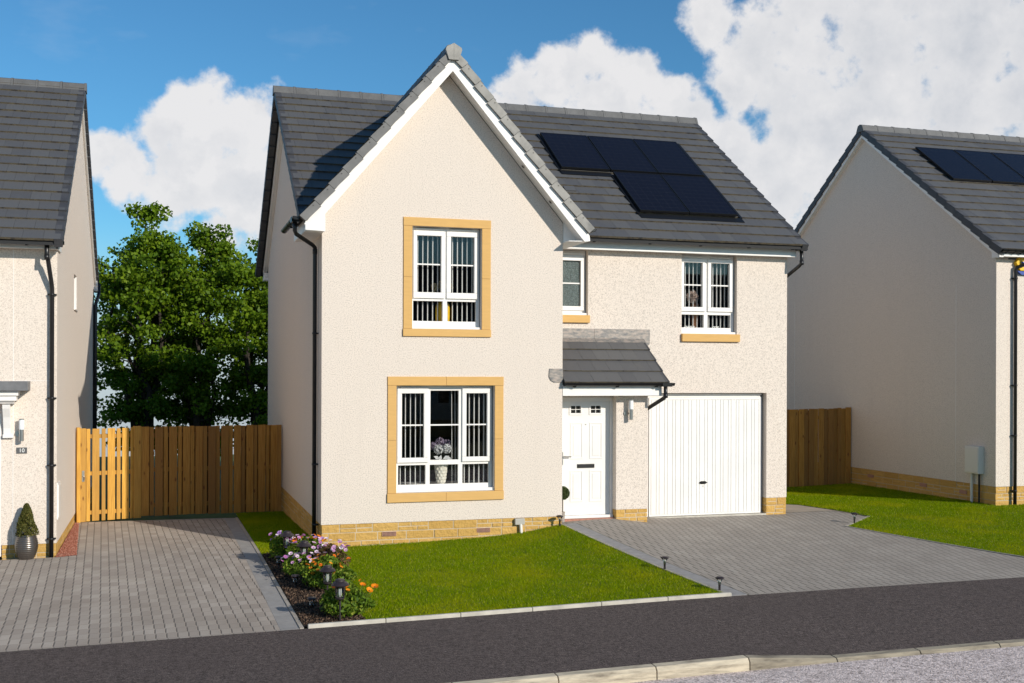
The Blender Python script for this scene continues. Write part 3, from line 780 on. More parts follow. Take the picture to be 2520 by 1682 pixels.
def make_window(parent, Y, ox0, ox1, oz0, oz1, lights, cill=None, glass='glass', vents=(), name='window'):
    """lights: dicts glass=(x0,x1,z0,z1), sash=(x0,x1,z0,z1)|None, bar=z|None; children: frame, sash, pane, glazing_bar, cill"""
    f = MB()
    ops = []
    for l in lights:
        if l.get('sash'): s = l['sash']; ops.append((s[0] + .03, s[1] - .03, s[2] + .03, s[3] - .03))
        else: ops.append(l['glass'])
    zlo = cill[1] if cill else oz0
    f.holes(ox0 + .012, ox1 - .012, zlo, oz1 - .004, Y + .112, Y + .175, ops)
    fr = f.build(name, M['white'], parent, bevel=.004)
    dk = MB(); dk.holes(ox0, ox1, oz0, oz1, Y + .125, Y + .18, [(ox0 + .013, ox1 - .013, oz0 + .0, oz1 - .005)]); 
    dk.build('frame_rebate', M['frame_shade'], fr)
    if cill:
        c = MB(); c.box(cill[2], cill[3], Y + .028, Y + .16, cill[0], cill[1]); c.build('cill', M['white'], fr, bevel=.005)
    for l in lights:
        g = l['glass']; p = MB()
        if l.get('sash'):
            s = l['sash']; sb = MB(); ring_box(sb, *s[:2], *s[2:], *g[:2], *g[2:], Y + .082, Y + .150)
            sb.build('sash', M['white'], fr, bevel=.007)
        p.box(g[0] - .005, g[1] + .005, Y + .128, Y + .134, g[2] - .005, g[3] + .005)
        p.build('pane', M[glass], fr)
        if l.get('bar') is not None:
            b = MB(); b.box(g[0] - .001, g[1] + .001, Y + .112, Y + .127, l['bar'] - .012, l['bar'] + .012); b.build('glazing_bar', M['white'], fr, bevel=.003)
    if vents:
        for a, b, zz in vents:
            v = MB(); v.box(a, b, Y + .070, Y + .112, zz, zz + .018); v.build('trickle_vent', M['white'], fr, bevel=.003)
    return fr

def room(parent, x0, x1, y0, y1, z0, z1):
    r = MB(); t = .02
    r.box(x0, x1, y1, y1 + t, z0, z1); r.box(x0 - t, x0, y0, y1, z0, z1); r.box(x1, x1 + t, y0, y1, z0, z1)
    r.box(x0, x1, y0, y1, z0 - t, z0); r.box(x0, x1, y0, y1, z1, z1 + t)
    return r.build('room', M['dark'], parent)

def pitched_roof(parent, x0, x1, ye, ze, m, yr, lcap, rcap, caplen_mat=True, seed=5, row=.332):
    """main roof with its eaves along x: tiles, ridge and verge caps"""
    rnd = random.Random(seed); a = math.atan(m); ca, sa = math.cos(a), math.sin(a); L = (yr - ye) / ca
    t = MB()
    tile_slope(t, (x0 + .03, ye, ze), (1, 0, 0), (0, ca, sa), (0, -sa, ca), x1 - x0 - .06, L, row, rnd=rnd)
    tile_slope(t, (x0 + .03, 2 * yr - ye, ze), (1, 0, 0), (0, -ca, sa), (0, sa, ca), x1 - x0 - .06, L, row, rnd=rnd)
    # deck beneath
    zr = ze + m * (yr - ye)
    t.prism([(x0 + .05, ye + .03, ze - .002), (x0 + .05, yr, zr - .002 + 0), (x0 + .05, 2 * yr - ye - .03, ze - .002), (x0 + .05, 2 * yr - ye - .03, ze - .06), (x0 + .05, yr, zr - .09), (x0 + .05, ye + .03, ze - .06)], (x1 - x0 - .1, 0, 0), 2)
    roof = t.build('roof', [M['tile'], M['tile_edge'], M['deck']], parent)
    rg = MB(); ridge_run(rg, (x0 - .02, yr, zr + .055), (x1 + .02, yr, zr + .055)); rg.build('ridge', M['ridge'], roof)
    for sx, xx, mt in ((-1, x0, lcap), (1, x1, rcap)):
        vb = MB()
        verge_units(vb, (xx, ye - .01, ze), (0, ca, sa), (0, -sa, ca), (sx, 0, 0), L - .05, .12, .105)
        verge_units(vb, (xx, 2 * yr - ye + .01, ze), (0, -ca, sa), (0, sa, ca), (sx, 0, 0), L - .05, .12, .105)
        vb.build('verge', M[mt], roof)
    return roof

# ------------------------------------------------------------------ the main house
house = thing('house', (4.4, 4.5, -.3), 'cream roughcast house in the middle with a tall front gable, porch and white garage door', 'house', 'cream houses along the street')
W0 = 4.072
wl = MB()
wl.holes(0, W0, 0, 4.64, 0, .30, [(1.465, 2.642, 3.148, 4.826), (1.21, 2.872, .470, 2.220)])
zs = lambda x: 7.335 - 1.173 * abs(x - 2.06)
wl.holes(0, W0, 4.64, 4.84, 0, .30, [(1.465, 2.642, 3.148, 4.826)])
wl.prism([(0, 0, 4.84), (W0, 0, 4.84), (W0, 0, zs(W0)), (2.06, 0, zs(2.06)), (0, 0, zs(0))], (0, .30, 0))
wl.box(0, .3, .30, 9.60, 0, 4.64)
YE, ZE, YR = .630, 4.8376, 5.407
zu = lambda y: ZE - .199 + .705 * (min(y, 2 * YR - y) - YE)
wl.prism([(0, .75, 4.64), (0, 9.60, 4.64), (0, 9.60, zu(9.60)), (0, YR, zu(YR)), (0, .75, zu(.75))], (.3, 0, 0))
wl.box(W0 - .3, W0, .30, 1.02, 0, 4.9)
wm = MB(); zu0 = lambda y: 4.60 + .705 * (min(y, 9.986 - y) - .3)
wm.holes(3.962, 8.812, .106, 4.66, .703, .98, [(4.06, 4.802, 3.46, 4.62), (6.632, 7.758, 3.158, 4.62), (5.95, 8.385, -1, 2.072)])
wm.box(8.512, 8.812, .98, 9.1, .05, 4.64)
wm.prism([(8.512, .75, 4.64), (8.512, 9.1, 4.64), (8.512, 9.1, zu0(9.1)), (8.512, 4.993, zu0(4.993)), (8.512, .75, zu0(.75))], (.3, 0, 0))
wm.xf(); wl.join(wm)
wl.box(.3, 8.67, 9.28, 9.58, 0, 4.64)
wall = wl.build('wall', M['render'], house)
pb, pm = MB(), MB(); prnd = random.Random(9)
plinth_run(pb, (0.012, .012), (W0 - .006, .012), -.002, -.75, (0, -1), prnd, pm)
plinth_run(pb, (.012, 9.58), (.012, .012), -.002, -.75, (-1, 0), prnd, pm)
pl = pb.build('plinth', M['plinth'], house, bevel=.006); pm.build('plinth_mortar', M['mortar'], pl)
XF = True
pb, pm = MB(), MB()
plinth_run(pb, (8.39, .712), (8.806, .712), .104, -.45, (0, -1), prnd, pm)
plinth_run(pb, (8.806, .712), (8.806, 9.2), .048, -.6, (1, 0), prnd, pm)
plinth_run(pb, (8.385, .99), (8.385, .712), .104, -.45, (-1, 0), prnd, pm)
pl = pb.build('plinth', M['plinth'], house, bevel=.006); pm.build('plinth_mortar', M['mortar'], pl)

# roofs
roof = pitched_roof(house, -.30, 9.012, .30, 4.795, .705, 4.993, 'cap_dark', 'cap_dark')
XF = False
ang = math.atan(1.173); cg, sg = math.cos(ang), math.sin(ang)
AX, AZ, EX = 2.06, 7.685, 2.42
Lg = EX / cg
gr = MB(); grnd = random.Random(4)
def gr_range(s0): zz = AZ - 1.173 * EX + s0 * sg; return (0, max(1.2, .34 + YE + (zz - ZE) / .705 + .25))
tile_slope(gr, (AX - EX, -.34, AZ - 1.173 * EX), (0, 1, 0), (cg, 0, sg), (-sg, 0, cg), 6, Lg, urange=gr_range, rnd=grnd)
tile_slope(gr, (AX + EX, -.34, AZ - 1.173 * EX), (0, 1, 0), (-cg, 0, sg), (sg, 0, cg), 6, Lg, urange=gr_range, rnd=grnd)
ez = AZ - 1.173 * EX
gr.prism([(AX - EX + .04, -.29, ez + .03), (AX, -.29, AZ - .004), (AX + EX - .04, -.29, ez + .03), (AX + EX - .04, -.29, ez - .04), (AX, -.29, AZ - .20), (AX - EX + .04, -.29, ez - .04)], (0, 1.0, 0), 2)
groof = gr.build('gable_roof', [M['tile'], M['tile_edge'], M['deck']], house)
gv = MB()
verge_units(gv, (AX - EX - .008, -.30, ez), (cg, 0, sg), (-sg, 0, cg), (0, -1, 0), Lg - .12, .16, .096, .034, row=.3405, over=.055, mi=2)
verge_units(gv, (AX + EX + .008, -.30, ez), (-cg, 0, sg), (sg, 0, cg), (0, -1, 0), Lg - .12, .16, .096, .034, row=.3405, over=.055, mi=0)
for k in range(11):
    for sx in (-1, 1):
        s_ = k * .3405 + .26; px = AX + sx * (EX + .008) - sx * cg * s_; pz = ez + sg * s_; nn = Vector((sx * sg, 0, cg)); q = Vector((px, -.357, pz)) - nn * .02
        gv.tube([q, q + Vector((0, -.005, 0))], .009, 8, 1)
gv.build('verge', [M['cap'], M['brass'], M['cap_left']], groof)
rg = MB(); ridge_run(rg, (AX, -.28, AZ + .055), (AX, 4.75, AZ + .055), m=1.1)
rg.build('ridge', M['ridge'], groof)
ce = MB()
hexp = [(0, .035), (.125, -.035), (.135, -.075), (.085, -.235), (-.085, -.235), (-.135, -.075), (-.125, -.035)]
ce.prism([(AX + x, -.385, AZ + .035 + z) for x, z in hexp], (0, .07, 0)); ce.box(AX - .003, AX + .003, -.388, -.384, AZ - .19, AZ + .06)
ce.build('ridge_end', M['cap'], groof, bevel=.006)
# bargeboard, soffit, box ends
bb = MB(); nR = Vector((sg, 0, cg)); b0 = .20 / cg * cg
def gline(x, dz): return AZ - dz - 1.173 * abs(x - AX)
for sx in (-1, 1):
    X0, X1 = AX + sx * 2.38, AX
    d1, d2 = .15, .365
    if sx < 0: poly = [(X0, -.308, gline(X0, d1)), (X1, -.308, gline(X1, d1)), (X1, -.308, gline(X1, d2)), (.012, -.308, gline(.012, d2)), (.012, -.308, 4.640), (-.30, -.308, 4.652), (-.30, -.308, gline(X0, d1) - .01)]
    else: poly = [(X1, -.308, gline(X1, d1)), (X0, -.308, gline(X0, d1)), (X0 + .01, -.308, 4.652), (X0 - .09, -.308, 4.640), (X1 + 2.155, -.308, gline(X1 + 2.155, d2)), (X1, -.308, gline(X1, d2))]
    bb.prism(poly, (0, .026, 0))
bb.build('bargeboard', M['white'], house, bevel=.003)
sf = MB()
for sx in (-1, 1):
    X0 = AX + sx * 2.30
    sf.prism([(X0, -.283, gline(X0, .335)), (AX, -.283, gline(AX, .335)), (AX, -.283, gline(AX, .32)), (X0, -.283, gline(X0, .32))], (0, .29, 0))
# right box end and its underside
sf.prism([(4.076, -.010, 4.645), (4.42, -.010, 4.650), (4.076, -.010, gline(4.076, .335))], (0, .012, 0))
sf.prism([(4.076, -.282, 4.640), (4.43, -.282, 4.648), (4.43, .85, 4.648), (4.076, .85, 4.640)], (0, 0, .012))
# left box: fascia and soffit along the side
sf.box(-.296, .0, -.28, 1.30, 4.640, 4.652)
sf.box(-.30, -.282, -.305, 1.30, 4.652, 4.86)
sf.box(-.28, 0, 1.285, 1.30, 4.652, 4.86)
sf.build('soffit', M['white'], house)
for sx_, zz in ((3.315, 0), (3.80, 0)):
    lt = MB(); q = Vector((sx_, -.15, gline(sx_, .338))); nn = Vector((-sg, 0, -cg))
    lt.tube([q, q + nn * .012], .036, 14, 0); lt.tube([q + nn * .012, q + nn * .013], .022, 12, 1)
    lt.build('soffit_light', [M['chrome'], M['dark']], house)
# main eave: fascia, soffit, verge boards
XF = True
fb_ = MB(); fb_.box(3.97, 8.892, .524, .546, 4.612, 4.80); fb_.build('fascia', M['white'], house, bevel=.003)
sf2 = MB(); sf2.box(3.97, 8.885, .546, .703, 4.620, 4.634); sf2.box(8.812, 8.892, .547, 1.05, 4.612, 4.85); 
zq = lambda y, d: 4.795 - d + .705 * (min(y, 9.986 - y) - .3)
for xa, xb in ((-.135, -.112), (8.965, 8.988)):
    P = [(xa, .50, zq(.50, .09)), (xa, 4.993, zq(4.993, .09)), (xa, 9.486, zq(9.486, .09)), (xa, 9.486, zq(9.486, .27)), (xa, 4.993, zq(4.993, .27)), (xa, .50, zq(.50, .27))]
    if xa < 0: P[0] = (xa, .95, zq(.95, .09)); P[5] = (xa, .95, zq(.95, .27))
    sf2.prism(P, (xb - xa, 0, 0))
for xa, xb in ((-.112, -.045), (8.81, 8.965)):
    y0 = 1.0 if xa < 0 else .56
    P = [(xa, y0, zq(y0, .235)), (xa, 4.993, zq(4.993, .235)), (xa, 9.45, zq(9.45, .235)), (xa, 9.45, zq(9.45, .25)), (xa, 4.993, zq(4.993, .25)), (xa, y0, zq(y0, .25))]
    sf2.prism(P, (xb - xa, 0, 0))
sf2.box(-.135, -.03, 9.18, 9.50, 4.60, 4.78); sf2.box(0, 8.9, 9.18, 9.50, 4.62, 4.80)
sf2.build('eaves_board', M['white'], house)
# gutters and downpipes
g = MB(); half_gutter(g, (4.47, .455, 4.816), (9.05, .455, 4.816), brackets=[.35, 1.42, 2.42, 3.40, 4.32], inward=(0, 1, 0))
g.tube([(8.96, .44, 4.80), (8.96, .44, 4.735)], .050, 12)
g.box(8.86, 9.055, .378, .502, 4.735, 4.812); g.build('gutter', M['black'], house, smooth=False)
XF = False
g = MB(); half_gutter(g, (-.435, 1.55, 4.862), (-.435, -.295, 4.862), brackets=[.9, 1.25], inward=(1, 0, 0)); g.box(-.495, -.375, -.17, .03, 4.79, 4.87)
g.build('gutter', M['black'], house)
g = MB(); half_gutter(g, (4.51, -.30, 4.865), (4.51, .62, 4.865)); g.build('gutter', M['black'], house)
dp = MB(); pr = .034
dp.tube([(-.435, -.07, 4.80), (-.435, -.07, 4.66), (-.41, -.03, 4.615), (-.10, .40, 4.50), (-.055, .44, 4.46), (-.055, .44, 4.38), (-.055, .44, -.46)], pr, 12)
for zz in (3.05, .92, -.06): dp.tube([(-.055, .44, zz), (-.055, .44, zz + .03)], pr + .008, 12); dp.box(-.06, .004, .365, .515, zz + .004, zz + .026)
dp.tube([(-.055, .44, 4.36), (-.055, .44, 4.44)], pr + .005, 12); dp.build('downpipe', M['blackpipe'], house, smooth=True)
XF = True
dp = MB(); dp.tube([(8.96, .44, 4.75), (8.96, .44, 4.50), (8.95, .50, 4.45), (8.87, .98, 4.22), (8.865, 1.02, 4.16), (8.865, 1.02, -.25)], pr, 12); dp.tube([(8.96, .44, 4.46), (8.96, .44, 4.54)], pr + .006, 12)
dp.build('downpipe', M['blackpipe'], house, smooth=True)

XF = False
# windows of the front gable
sur = MB()
def surround(mb, X0, X1, ox0, ox1, oz0, oz1, zt, zb, zj, proud, lint_split=None, sill_split=None):
    y0 = -proud; e = .0025
    def b(x0, x1, z0, z1, ex=0): mb.box(x0 + e * .5, x1 - e * .5, y0 - ex, .06, z0 + e * .5, z1 - e * .5)
    if lint_split: b(X0, lint_split, oz1, zt); b(lint_split, X1, oz1, zt)
    else: b(X0, X1, oz1, zt)
    for a, c in ((X0 + .003, ox0), (ox1, X1 - .003)):
        b(a, c, oz0, zj); b(a, c, zj, oz1)
    if sill_split: b(X0 - .004, sill_split, zb, oz0, .012); b(sill_split, X1 + .004, zb, oz0, .012)
    else: b(X0 - .004, X1 + .004, zb, oz0, .012)
surround(sur, 1.314, 2.798, 1.466, 2.641, 3.148, 4.826, 4.967, 3.023, 3.992, .020)
sur.build('window_surround', M['sandstone'], house, bevel=.004)
sur = MB(); surround(sur, 1.062, 3.026, 1.211, 2.871, .470, 2.220, 2.368, .321, 1.33, .020, 2.04, 2.04)
sur.build('window_surround', M['sandstone'], house, bevel=.004)
# reveals between stone and frame are the wall itself
make_window(house, 0, 1.466, 2.641, 3.148, 4.826, [
    dict(glass=(1.566, 1.971, 3.755, 4.685), sash=(1.504, 2.033, 3.655, 4.768), bar=4.216),
    dict(glass=(2.139, 2.538, 3.755, 4.685), sash=(2.064, 2.596, 3.655, 4.768), bar=4.216),
    dict(glass=(1.507, 2.003, 3.282, 3.612)), dict(glass=(2.079, 2.575, 3.282, 3.612))],
    cill=(3.150, 3.186, 1.47, 2.655), vents=[(1.54, 1.95, 4.785), (2.11, 2.50, 4.785)])
make_window(house, 0, 1.211, 2.871, .470, 2.220, [
    dict(glass=(1.321, 1.688, 1.034, 2.09), sash=(1.245, 1.765, .955, 2.170), bar=1.568),
    dict(glass=(1.803, 2.282, .990, 2.135), bar=1.568),
    dict(glass=(2.411, 2.770, 1.034, 2.09), sash=(2.338, 2.832, .955, 2.170), bar=1.568),
    dict(glass=(1.264, 1.722, .592, .912)), dict(glass=(1.795, 2.276, .592, .912)), dict(glass=(2.350, 2.805, .592, .912))],
    cill=(.474, .520, 1.214, 2.885), vents=[(1.30, 1.68, 2.185), (2.40, 2.76, 2.185)])
XF = True
make_window(house, .703, 6.632, 7.758, 3.158, 4.62, [
    dict(glass=(6.722, 7.096, 3.655, 4.474), sash=(6.655, 7.155, 3.575, 4.545), bar=4.062),
    dict(glass=(7.274, 7.652, 3.655, 4.474), sash=(7.205, 7.718, 3.575, 4.545), bar=4.062),
    dict(glass=(6.682, 7.135, 3.277, 3.515)), dict(glass=(7.216, 7.683, 3.277, 3.515))],
    cill=(3.160, 3.198, 6.634, 7.775), vents=[(6.70, 7.10, 4.562), (7.26, 7.65, 4.562)])
make_window(house, .703, 4.06, 4.802, 3.46, 4.62, [dict(glass=(4.14, 4.697, 3.622, 4.432), sash=(4.08, 4.764, 3.545, 4.510), bar=4.030)],
    cill=(3.462, 3.500, 4.065, 4.815), glass='obscure', vents=[(4.28, 4.68, 4.545)])
for x0, x1, z0, z1 in ((6.622, 7.800, 3.015, 3.157), (3.97, 4.824, 3.324, 3.459)):
    s_ = MB(); s_.box(x0, x1, .648, .75, z0, z1); s_.build('window_sill', M['sandstone'], house, bevel=.008)
XF = False
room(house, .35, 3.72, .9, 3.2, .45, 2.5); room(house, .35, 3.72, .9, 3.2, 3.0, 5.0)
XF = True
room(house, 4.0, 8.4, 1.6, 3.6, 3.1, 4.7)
XF = False
for q in ((1.2, 2.88, .20, .90, .44, .565), (1.45, 2.66, .20, .90, 3.12, 3.262)):
    ins = MB(); ins.box(*q); ins.build('inner_sill', M['white'], house)
XF = True
for q in ((6.6, 7.8, .90, 1.6, 3.13, 3.255), (4.05, 4.83, .90, 1.6, 3.43, 3.60)):
    ins = MB(); ins.box(*q); ins.build('inner_sill', M['white'], house)
XF = False
# bits on the plinth
for x0 in (.984, 2.572):
    ab = MB()
    ab.box(x0, x0 + .232, .0, .03, -.220, -.150)
    for i in range(10):
        for j in range(3): ab.box(x0 + .012 + i * .0215, x0 + .025 + i * .0215, -.0015, .003, -.211 + j * .021, -.198 + j * .021, 1)
    ab.build('air_brick', [M['airbrick'], M['dark']], house)
jb = MB(); jb.box(3.222, 3.392, -.055, .012, -.112, -.008); jb.build('cable_box', M['greybox'], house, bevel=.008)
jb = MB(); jb.tube([(3.325, -.03, -.10), (3.335, -.05, -.33)], .028, 10); jb.build('cable_duct', M['meter'], house)

# porch: pier, door wall, lean-to roof
XF = True
porch = MB()
porch.box(5.027, 5.616, -.08, .703, .088, 2.12); porch.box(3.962, 5.027, .06, .3, 2.016, 2.14); porch.box(3.955, 4.076, .14, .3, -.2, 2.016)
porch = porch.build('porch', M['render'], house)
pb, pm = MB(), MB(); prnd = random.Random(21)
plinth_run(pb, (5.033, -.072), (5.610, -.072), .086, -.5, (0, -1), prnd, pm)
plinth_run(pb, (5.610, -.072), (5.610, .70), .086, -.5, (1, 0), prnd, pm)
plinth_run(pb, (5.033, .16), (5.033, -.072), .086, -.5, (-1, 0), prnd, pm)
p2 = pb.build('pier_plinth', M['plinth'], porch, bevel=.006); pm.build('pier_mortar', M['mortar'], p2)
pr_ = MB(); mp = math.tan(R(34.8)); c_, s_ = math.cos(R(34.8)), math.sin(R(34.8)); prn = random.Random(2)
tile_slope(pr_, (3.965, -.416, 2.262), (1, 0, 0), (0, c_, s_), (0, -s_, c_), 1.895, 1.115 / c_, .332, .262, .026, rnd=prn)
pr_.prism([(3.97, .703, 2.262 + mp * 1.119 - .005), (3.97, -.37, 2.262 + mp * .046 - .005), (3.97, -.37, 2.215), (3.97, .703, 2.215)], (1.848, 0, 0), 2)
proof = pr_.build('porch_roof', [M['tile'], M['tile_edge'], M['deck']], porch)
vg = MB(); verge_units(vg, (5.862, -.425, 2.262), (0, c_, s_), (0, -s_, c_), (1, 0, 0), 1.3, .03, .06, .034); vg.build('porch_verge', M['cap_dark'], porch)
ff = MB(); ff.box(3.962, 5.765, -.325, -.303, 2.050, 2.235); ff.box(3.962, 5.76, -.303, .0, 2.058, 2.072); ff.box(5.616, 5.762, -.303, .70, 2.052, 2.20); ff.prism([(5.74, -.30, 2.20), (5.74, .70, 2.20), (5.74, .70, 2.90)], (.03, 0, 0))
ff.build('porch_fascia', M['white'], porch, bevel=.003)
g = MB(); half_gutter(g, (3.972, -.405, 2.268), (5.955, -.405, 2.268), .052, brackets=[.17, .94, 1.66], inward=(0, 1, 0)); g.box(5.72, 5.90, -.462, -.348, 2.205, 2.272)
g.build('porch_gutter', M['black'], porch)
dp = MB(); dp.tube([(5.80, -.405, 2.22), (5.80, -.405, 2.06), (5.79, -.37, 2.01), (5.675, .12, 1.80), (5.66, .15, 1.75), (5.66, .15, -.25)], pr, 12); dp.tube([(5.80, -.405, 2.01), (5.80, -.405, 2.09)], pr + .006, 12)
dp.build('porch_downpipe', M['blackpipe'], porch, smooth=True)
ld = MB(); ld.box(3.962, 4.918, .690, .7035, 3.025, 3.222); ld.box(4.922, 5.90, .688, .7035, 3.025, 3.224)
ld.prism([(5.90, .688, 3.224), (5.997, .688, 3.224), (5.997, .688, 2.99), (5.985, .688, 2.95), (5.955, .688, 2.925), (5.91, .688, 2.98), (5.90, .688, 3.025)], (0, .0155, 0))
nv = Vector((0, -s_, c_)); vv = Vector((0, c_, s_))
o_ = Vector((3.962, .695, 3.04)); ld.obox(o_ + nv * .008, (.956, 0, 0), -vv * .115, nv * .006); ld.obox(o_ + Vector((.960, 0, 0)) + nv * .009, (.955, 0, 0), -vv * .122, nv * .006)
ld.build('lead_flashing', M['lead'], porch)
XF = False
ld = MB()
ld.prism([(3.835, -.004, 2.505), (4.076, -.004, 2.508), (4.076, -.004, 2.278), (3.92, -.004, 2.275), (3.86, -.004, 2.305), (3.826, -.004, 2.37)], (0, -.012, 0))
ld.box(4.0725, 4.078, -.016, .30, 2.278, 2.508); ld.build('lead_flashing', M['lead'], porch)
XF = True

# front door
YD = .12
fr = MB(); fr.box(4.988, 5.030, YD - .04, YD + .06, -.03, 2.018); fr.box(4.075, 4.988, YD - .04, YD + .06, 1.948, 2.018); fr.box(4.075, 4.100, YD - .04, YD + .06, -.03, 1.948)
df = fr.build('door_frame', M['white'], house, bevel=.004)
d = MB(); lights_ = [(4.269, 4.449, 1.744, 1.868), (4.634, 4.815, 1.744, 1.868)]
d.holes(4.101, 4.986, -.006, 1.946, YD, YD + .044, lights_)
for (x0, x1, z0, z1) in [(4.270, 4.480, .968, 1.572), (4.622, 4.838, .968, 1.572), (4.270, 4.480, .231, .749), (4.622, 4.838, .231, .749)]:
    ring_box(d, x0 - .012, x1 + .012, z0 - .012, z1 + .012, x0 + .012, x1 - .012, z0 + .012, z1 - .012, YD - .007, YD + .001)
    d.box(x0 + .042, x1 - .042, YD - .006, YD + .001, z0 + .042, z1 - .042)
for (x0, x1, z0, z1) in lights_:
    ring_box(d, x0 - .032, x1 + .032, z0 - .032, z1 + .032, x0, x1, z0, z1, YD - .012, YD + .001)
    d.box((x0 + x1) / 2 - .005, (x0 + x1) / 2 + .005, YD - .006, YD + .01, z0, z1); d.box(x0, x1, YD - .006, YD + .01, (z0 + z1) / 2 - .005, (z0 + z1) / 2 + .005)
door = d.build('front_door', M['whitepaint'], house, bevel=.003)
for (x0, x1, z0, z1) in lights_:
    gl_ = MB(); gl_.box(x0 - .003, x1 + .003, YD + .012, YD + .018, z0 - .003, z1 + .003); gl_.build('door_pane', M['glass'], door)
bk = MB(); bk.box(4.12, 4.97, YD + .05, YD + .06, 1.6, 1.94); bk.build('door_backing', M['dark'], door)
lb = MB(); ring_box(lb, 4.387, 4.702, .801, .868, 4.399, 4.690, .811, .858, YD - .013, YD + .002); lb.box(4.399, 4.690, YD - .008, YD + .002, .811, .858, 1); lb.build('letterbox', [M['brass'], M['blackpipe']], door, bevel=.003)
hd = MB(); hd.box(4.102, 4.128, YD - .012, YD, .86, 1.083); hd.tube([(4.116, YD, 1.005), (4.116, YD - .05, 1.005), (4.14, YD - .055, 1.005), (4.262, YD - .05, 1.0)], .010, 8); hd.build('door_handle', M['chrome'], door)
pe = MB(); pe.tube([(4.542, YD - .008, 1.551), (4.542, YD, 1.551)], .011, 10); pe.build('peephole', M['chrome'], door)
ts = MB(); ts.box(4.076, 5.025, YD - .08, YD + .03, -.055, -.010); ts.box(4.076, 5.030, YD - .13, YD + .05, -.14, -.060, 1); ts.build('threshold', [M['white'], M['brickred']], house, bevel=.004)

# garage door
gd = MB(); GX0, GX1, GZ0, GZ1, YG = 6.035, 8.312, -.178, 1.992, .803
gd.box(GX0, GX1, YG, YG + .03, GZ0, GZ1)
for b in ((GX0, GX1, GZ1 - .045, GZ1), (GX0, GX1, GZ0, GZ0 + .03), (GX0, GX0 + .035, GZ0 + .03, GZ1 - .045), (GX1 - .035, GX1, GZ0 + .03, GZ1 - .045)): gd.box(b[0], b[1], YG - .010, YG, b[2], b[3])
x = GX0 + .042; k = 0
while x < GX1 - .05:
    wd = .052 if k % 2 else .098
    gd.box(x, min(x + wd, GX1 - .04), YG - .010, YG, GZ0 + .034, GZ1 - .049); x += wd + .006; k += 1
gdo = gd.build('garage_door', M['whitepaint'], house, bevel=.0025)
hb = MB(); hb.prism([(7.035, YG - .02, .415), (7.075, YG - .02, .445), (7.16, YG - .02, .445), (7.205, YG - .02, .415), (7.16, YG - .02, .392), (7.075, YG - .02, .392)], (0, .012, 0)); hb.tube([(7.12, YG - .045, .42), (7.12, YG - .01, .42)], .016, 10); hb.box(7.06, 7.18, YG - .052, YG - .040, .412, .428)
hb.box(7.114, 7.126, YG - .013, YG - .009, .33, .365, 1); hb.build('garage_handle', [M['black'], M['chrome']], gdo)
gf = MB(); gf.box(8.312, 8.345, .82, .87, -.18, 2.03); gf.box(5.96, 8.345, .82, .87, 1.994, 2.06); gf.box(5.96, 6.033, .815, .87, -.18, 1.994)
gf.build('garage_frame', M['white'], house, bevel=.003)
gs = MB(); gs.box(8.345, 8.384, .87, .90, -.2, 2.07); gs.build('garage_jamb', M['frame_shade'], house)  # set-back jamb strip in the same grey as the rebates
sb = MB(); sb.box(5.60, 8.384, .70, .86, -.35, -.186); sb.build('garage_slab', M['concrete'], house)
gi = MB(); gi.box(5.96, 8.38, .90, .95, -.2, 2.06); gi.build('garage_back', M['dark'], house)

XF = False
# ------------------------------------------------------------------ solar panels (each a thing)
def make_panel():
    o = thing('solar_array', (0, 0, 0), '', 'solar panel', 'solar panels on the roofs')
    a, b = 1.0, 1.62
    m = MB(); m.box(.008, a - .018, .006, b - .018, .028, .036); m.build('cell_glass', M['solar'], o)
    f = MB(); ring_box(f, 0, a - .012, 0, b - .012, .018, a - .030, .018, b - .030, 0, 1)
    f.v = [(x, z, .0 + y * .040) for x, y, z in f.v]; f.build('frame', M['solarframe'], o)
    return o
proto = make_panel(); first = True
def put_panel(x, y, x0l, ye, ze, m_, label, w, l, far=False):
    global first
    o = proto if first else copy_tree(proto, None); first = False
    a = math.atan(m_); o.location = (x, y, ze + m_ * (y - ye)) ; o.location += Vector((0, -math.sin(a), math.cos(a))) * .062
    o.rotation_euler = (a, 0, 0); k = 1.018 if far else 1.; o.scale = (w / 1.0 * k, l / 1.62 * k, 1); o['label'] = label
    if far: o.location = T(o.location)
for x, y, l in [(4.915, 2.475, 'black solar panel at the upper left end, nearest the tall gable'), (5.945, 2.475, 'black solar panel in the middle of the upper row of the five'), (6.955, 2.475, 'black solar panel at the right end of the upper row of the five'), (5.955, 1.090, 'black solar panel at the left of the lower pair of the five'), (6.965, 1.090, 'black solar panel at the lower right corner of the five')]:
    put_panel(x, y, 0, .30, 4.795, .705, l, 1.005 if x > 5 else 1.02, 1.62, True)
XF = True
fl = MB(); a_ = math.atan(.705); vv = Vector((0, math.cos(a_), math.sin(a_))); nn = Vector((0, -math.sin(a_), math.cos(a_)))
for x0, x1, y in ((5.93, 8.03, 1.06), (4.88, 5.93, 2.445)):
    o_ = Vector((x0, y, 4.795 + .705 * (y - .3))) + nn * .036
    fl.obox(o_, (x1 - x0, 0, 0), -vv * .16, nn * .008)
for x0, y0, l in ((8.0, 2.445, 1.68), (8.0, 1.06, 1.72), (4.86, 2.445, 1.68), (5.90, 1.06, 1.6)):
    o_ = Vector((x0, y0, 4.795 + .705 * (y0 - .3))) + nn * .030; fl.obox(o_, (.05, 0, 0), vv * l, nn * .02)
fl.build('panel_flashing', M['solarframe'], roof)
tv = MB(); o_ = Vector((4.72, 1.70, 4.795 + .705 * 1.40)) + nn * .03; tv.obox(o_, (.22, 0, 0), vv * .18, nn * .035); tv.build('vent_tile', M['tile'], roof)


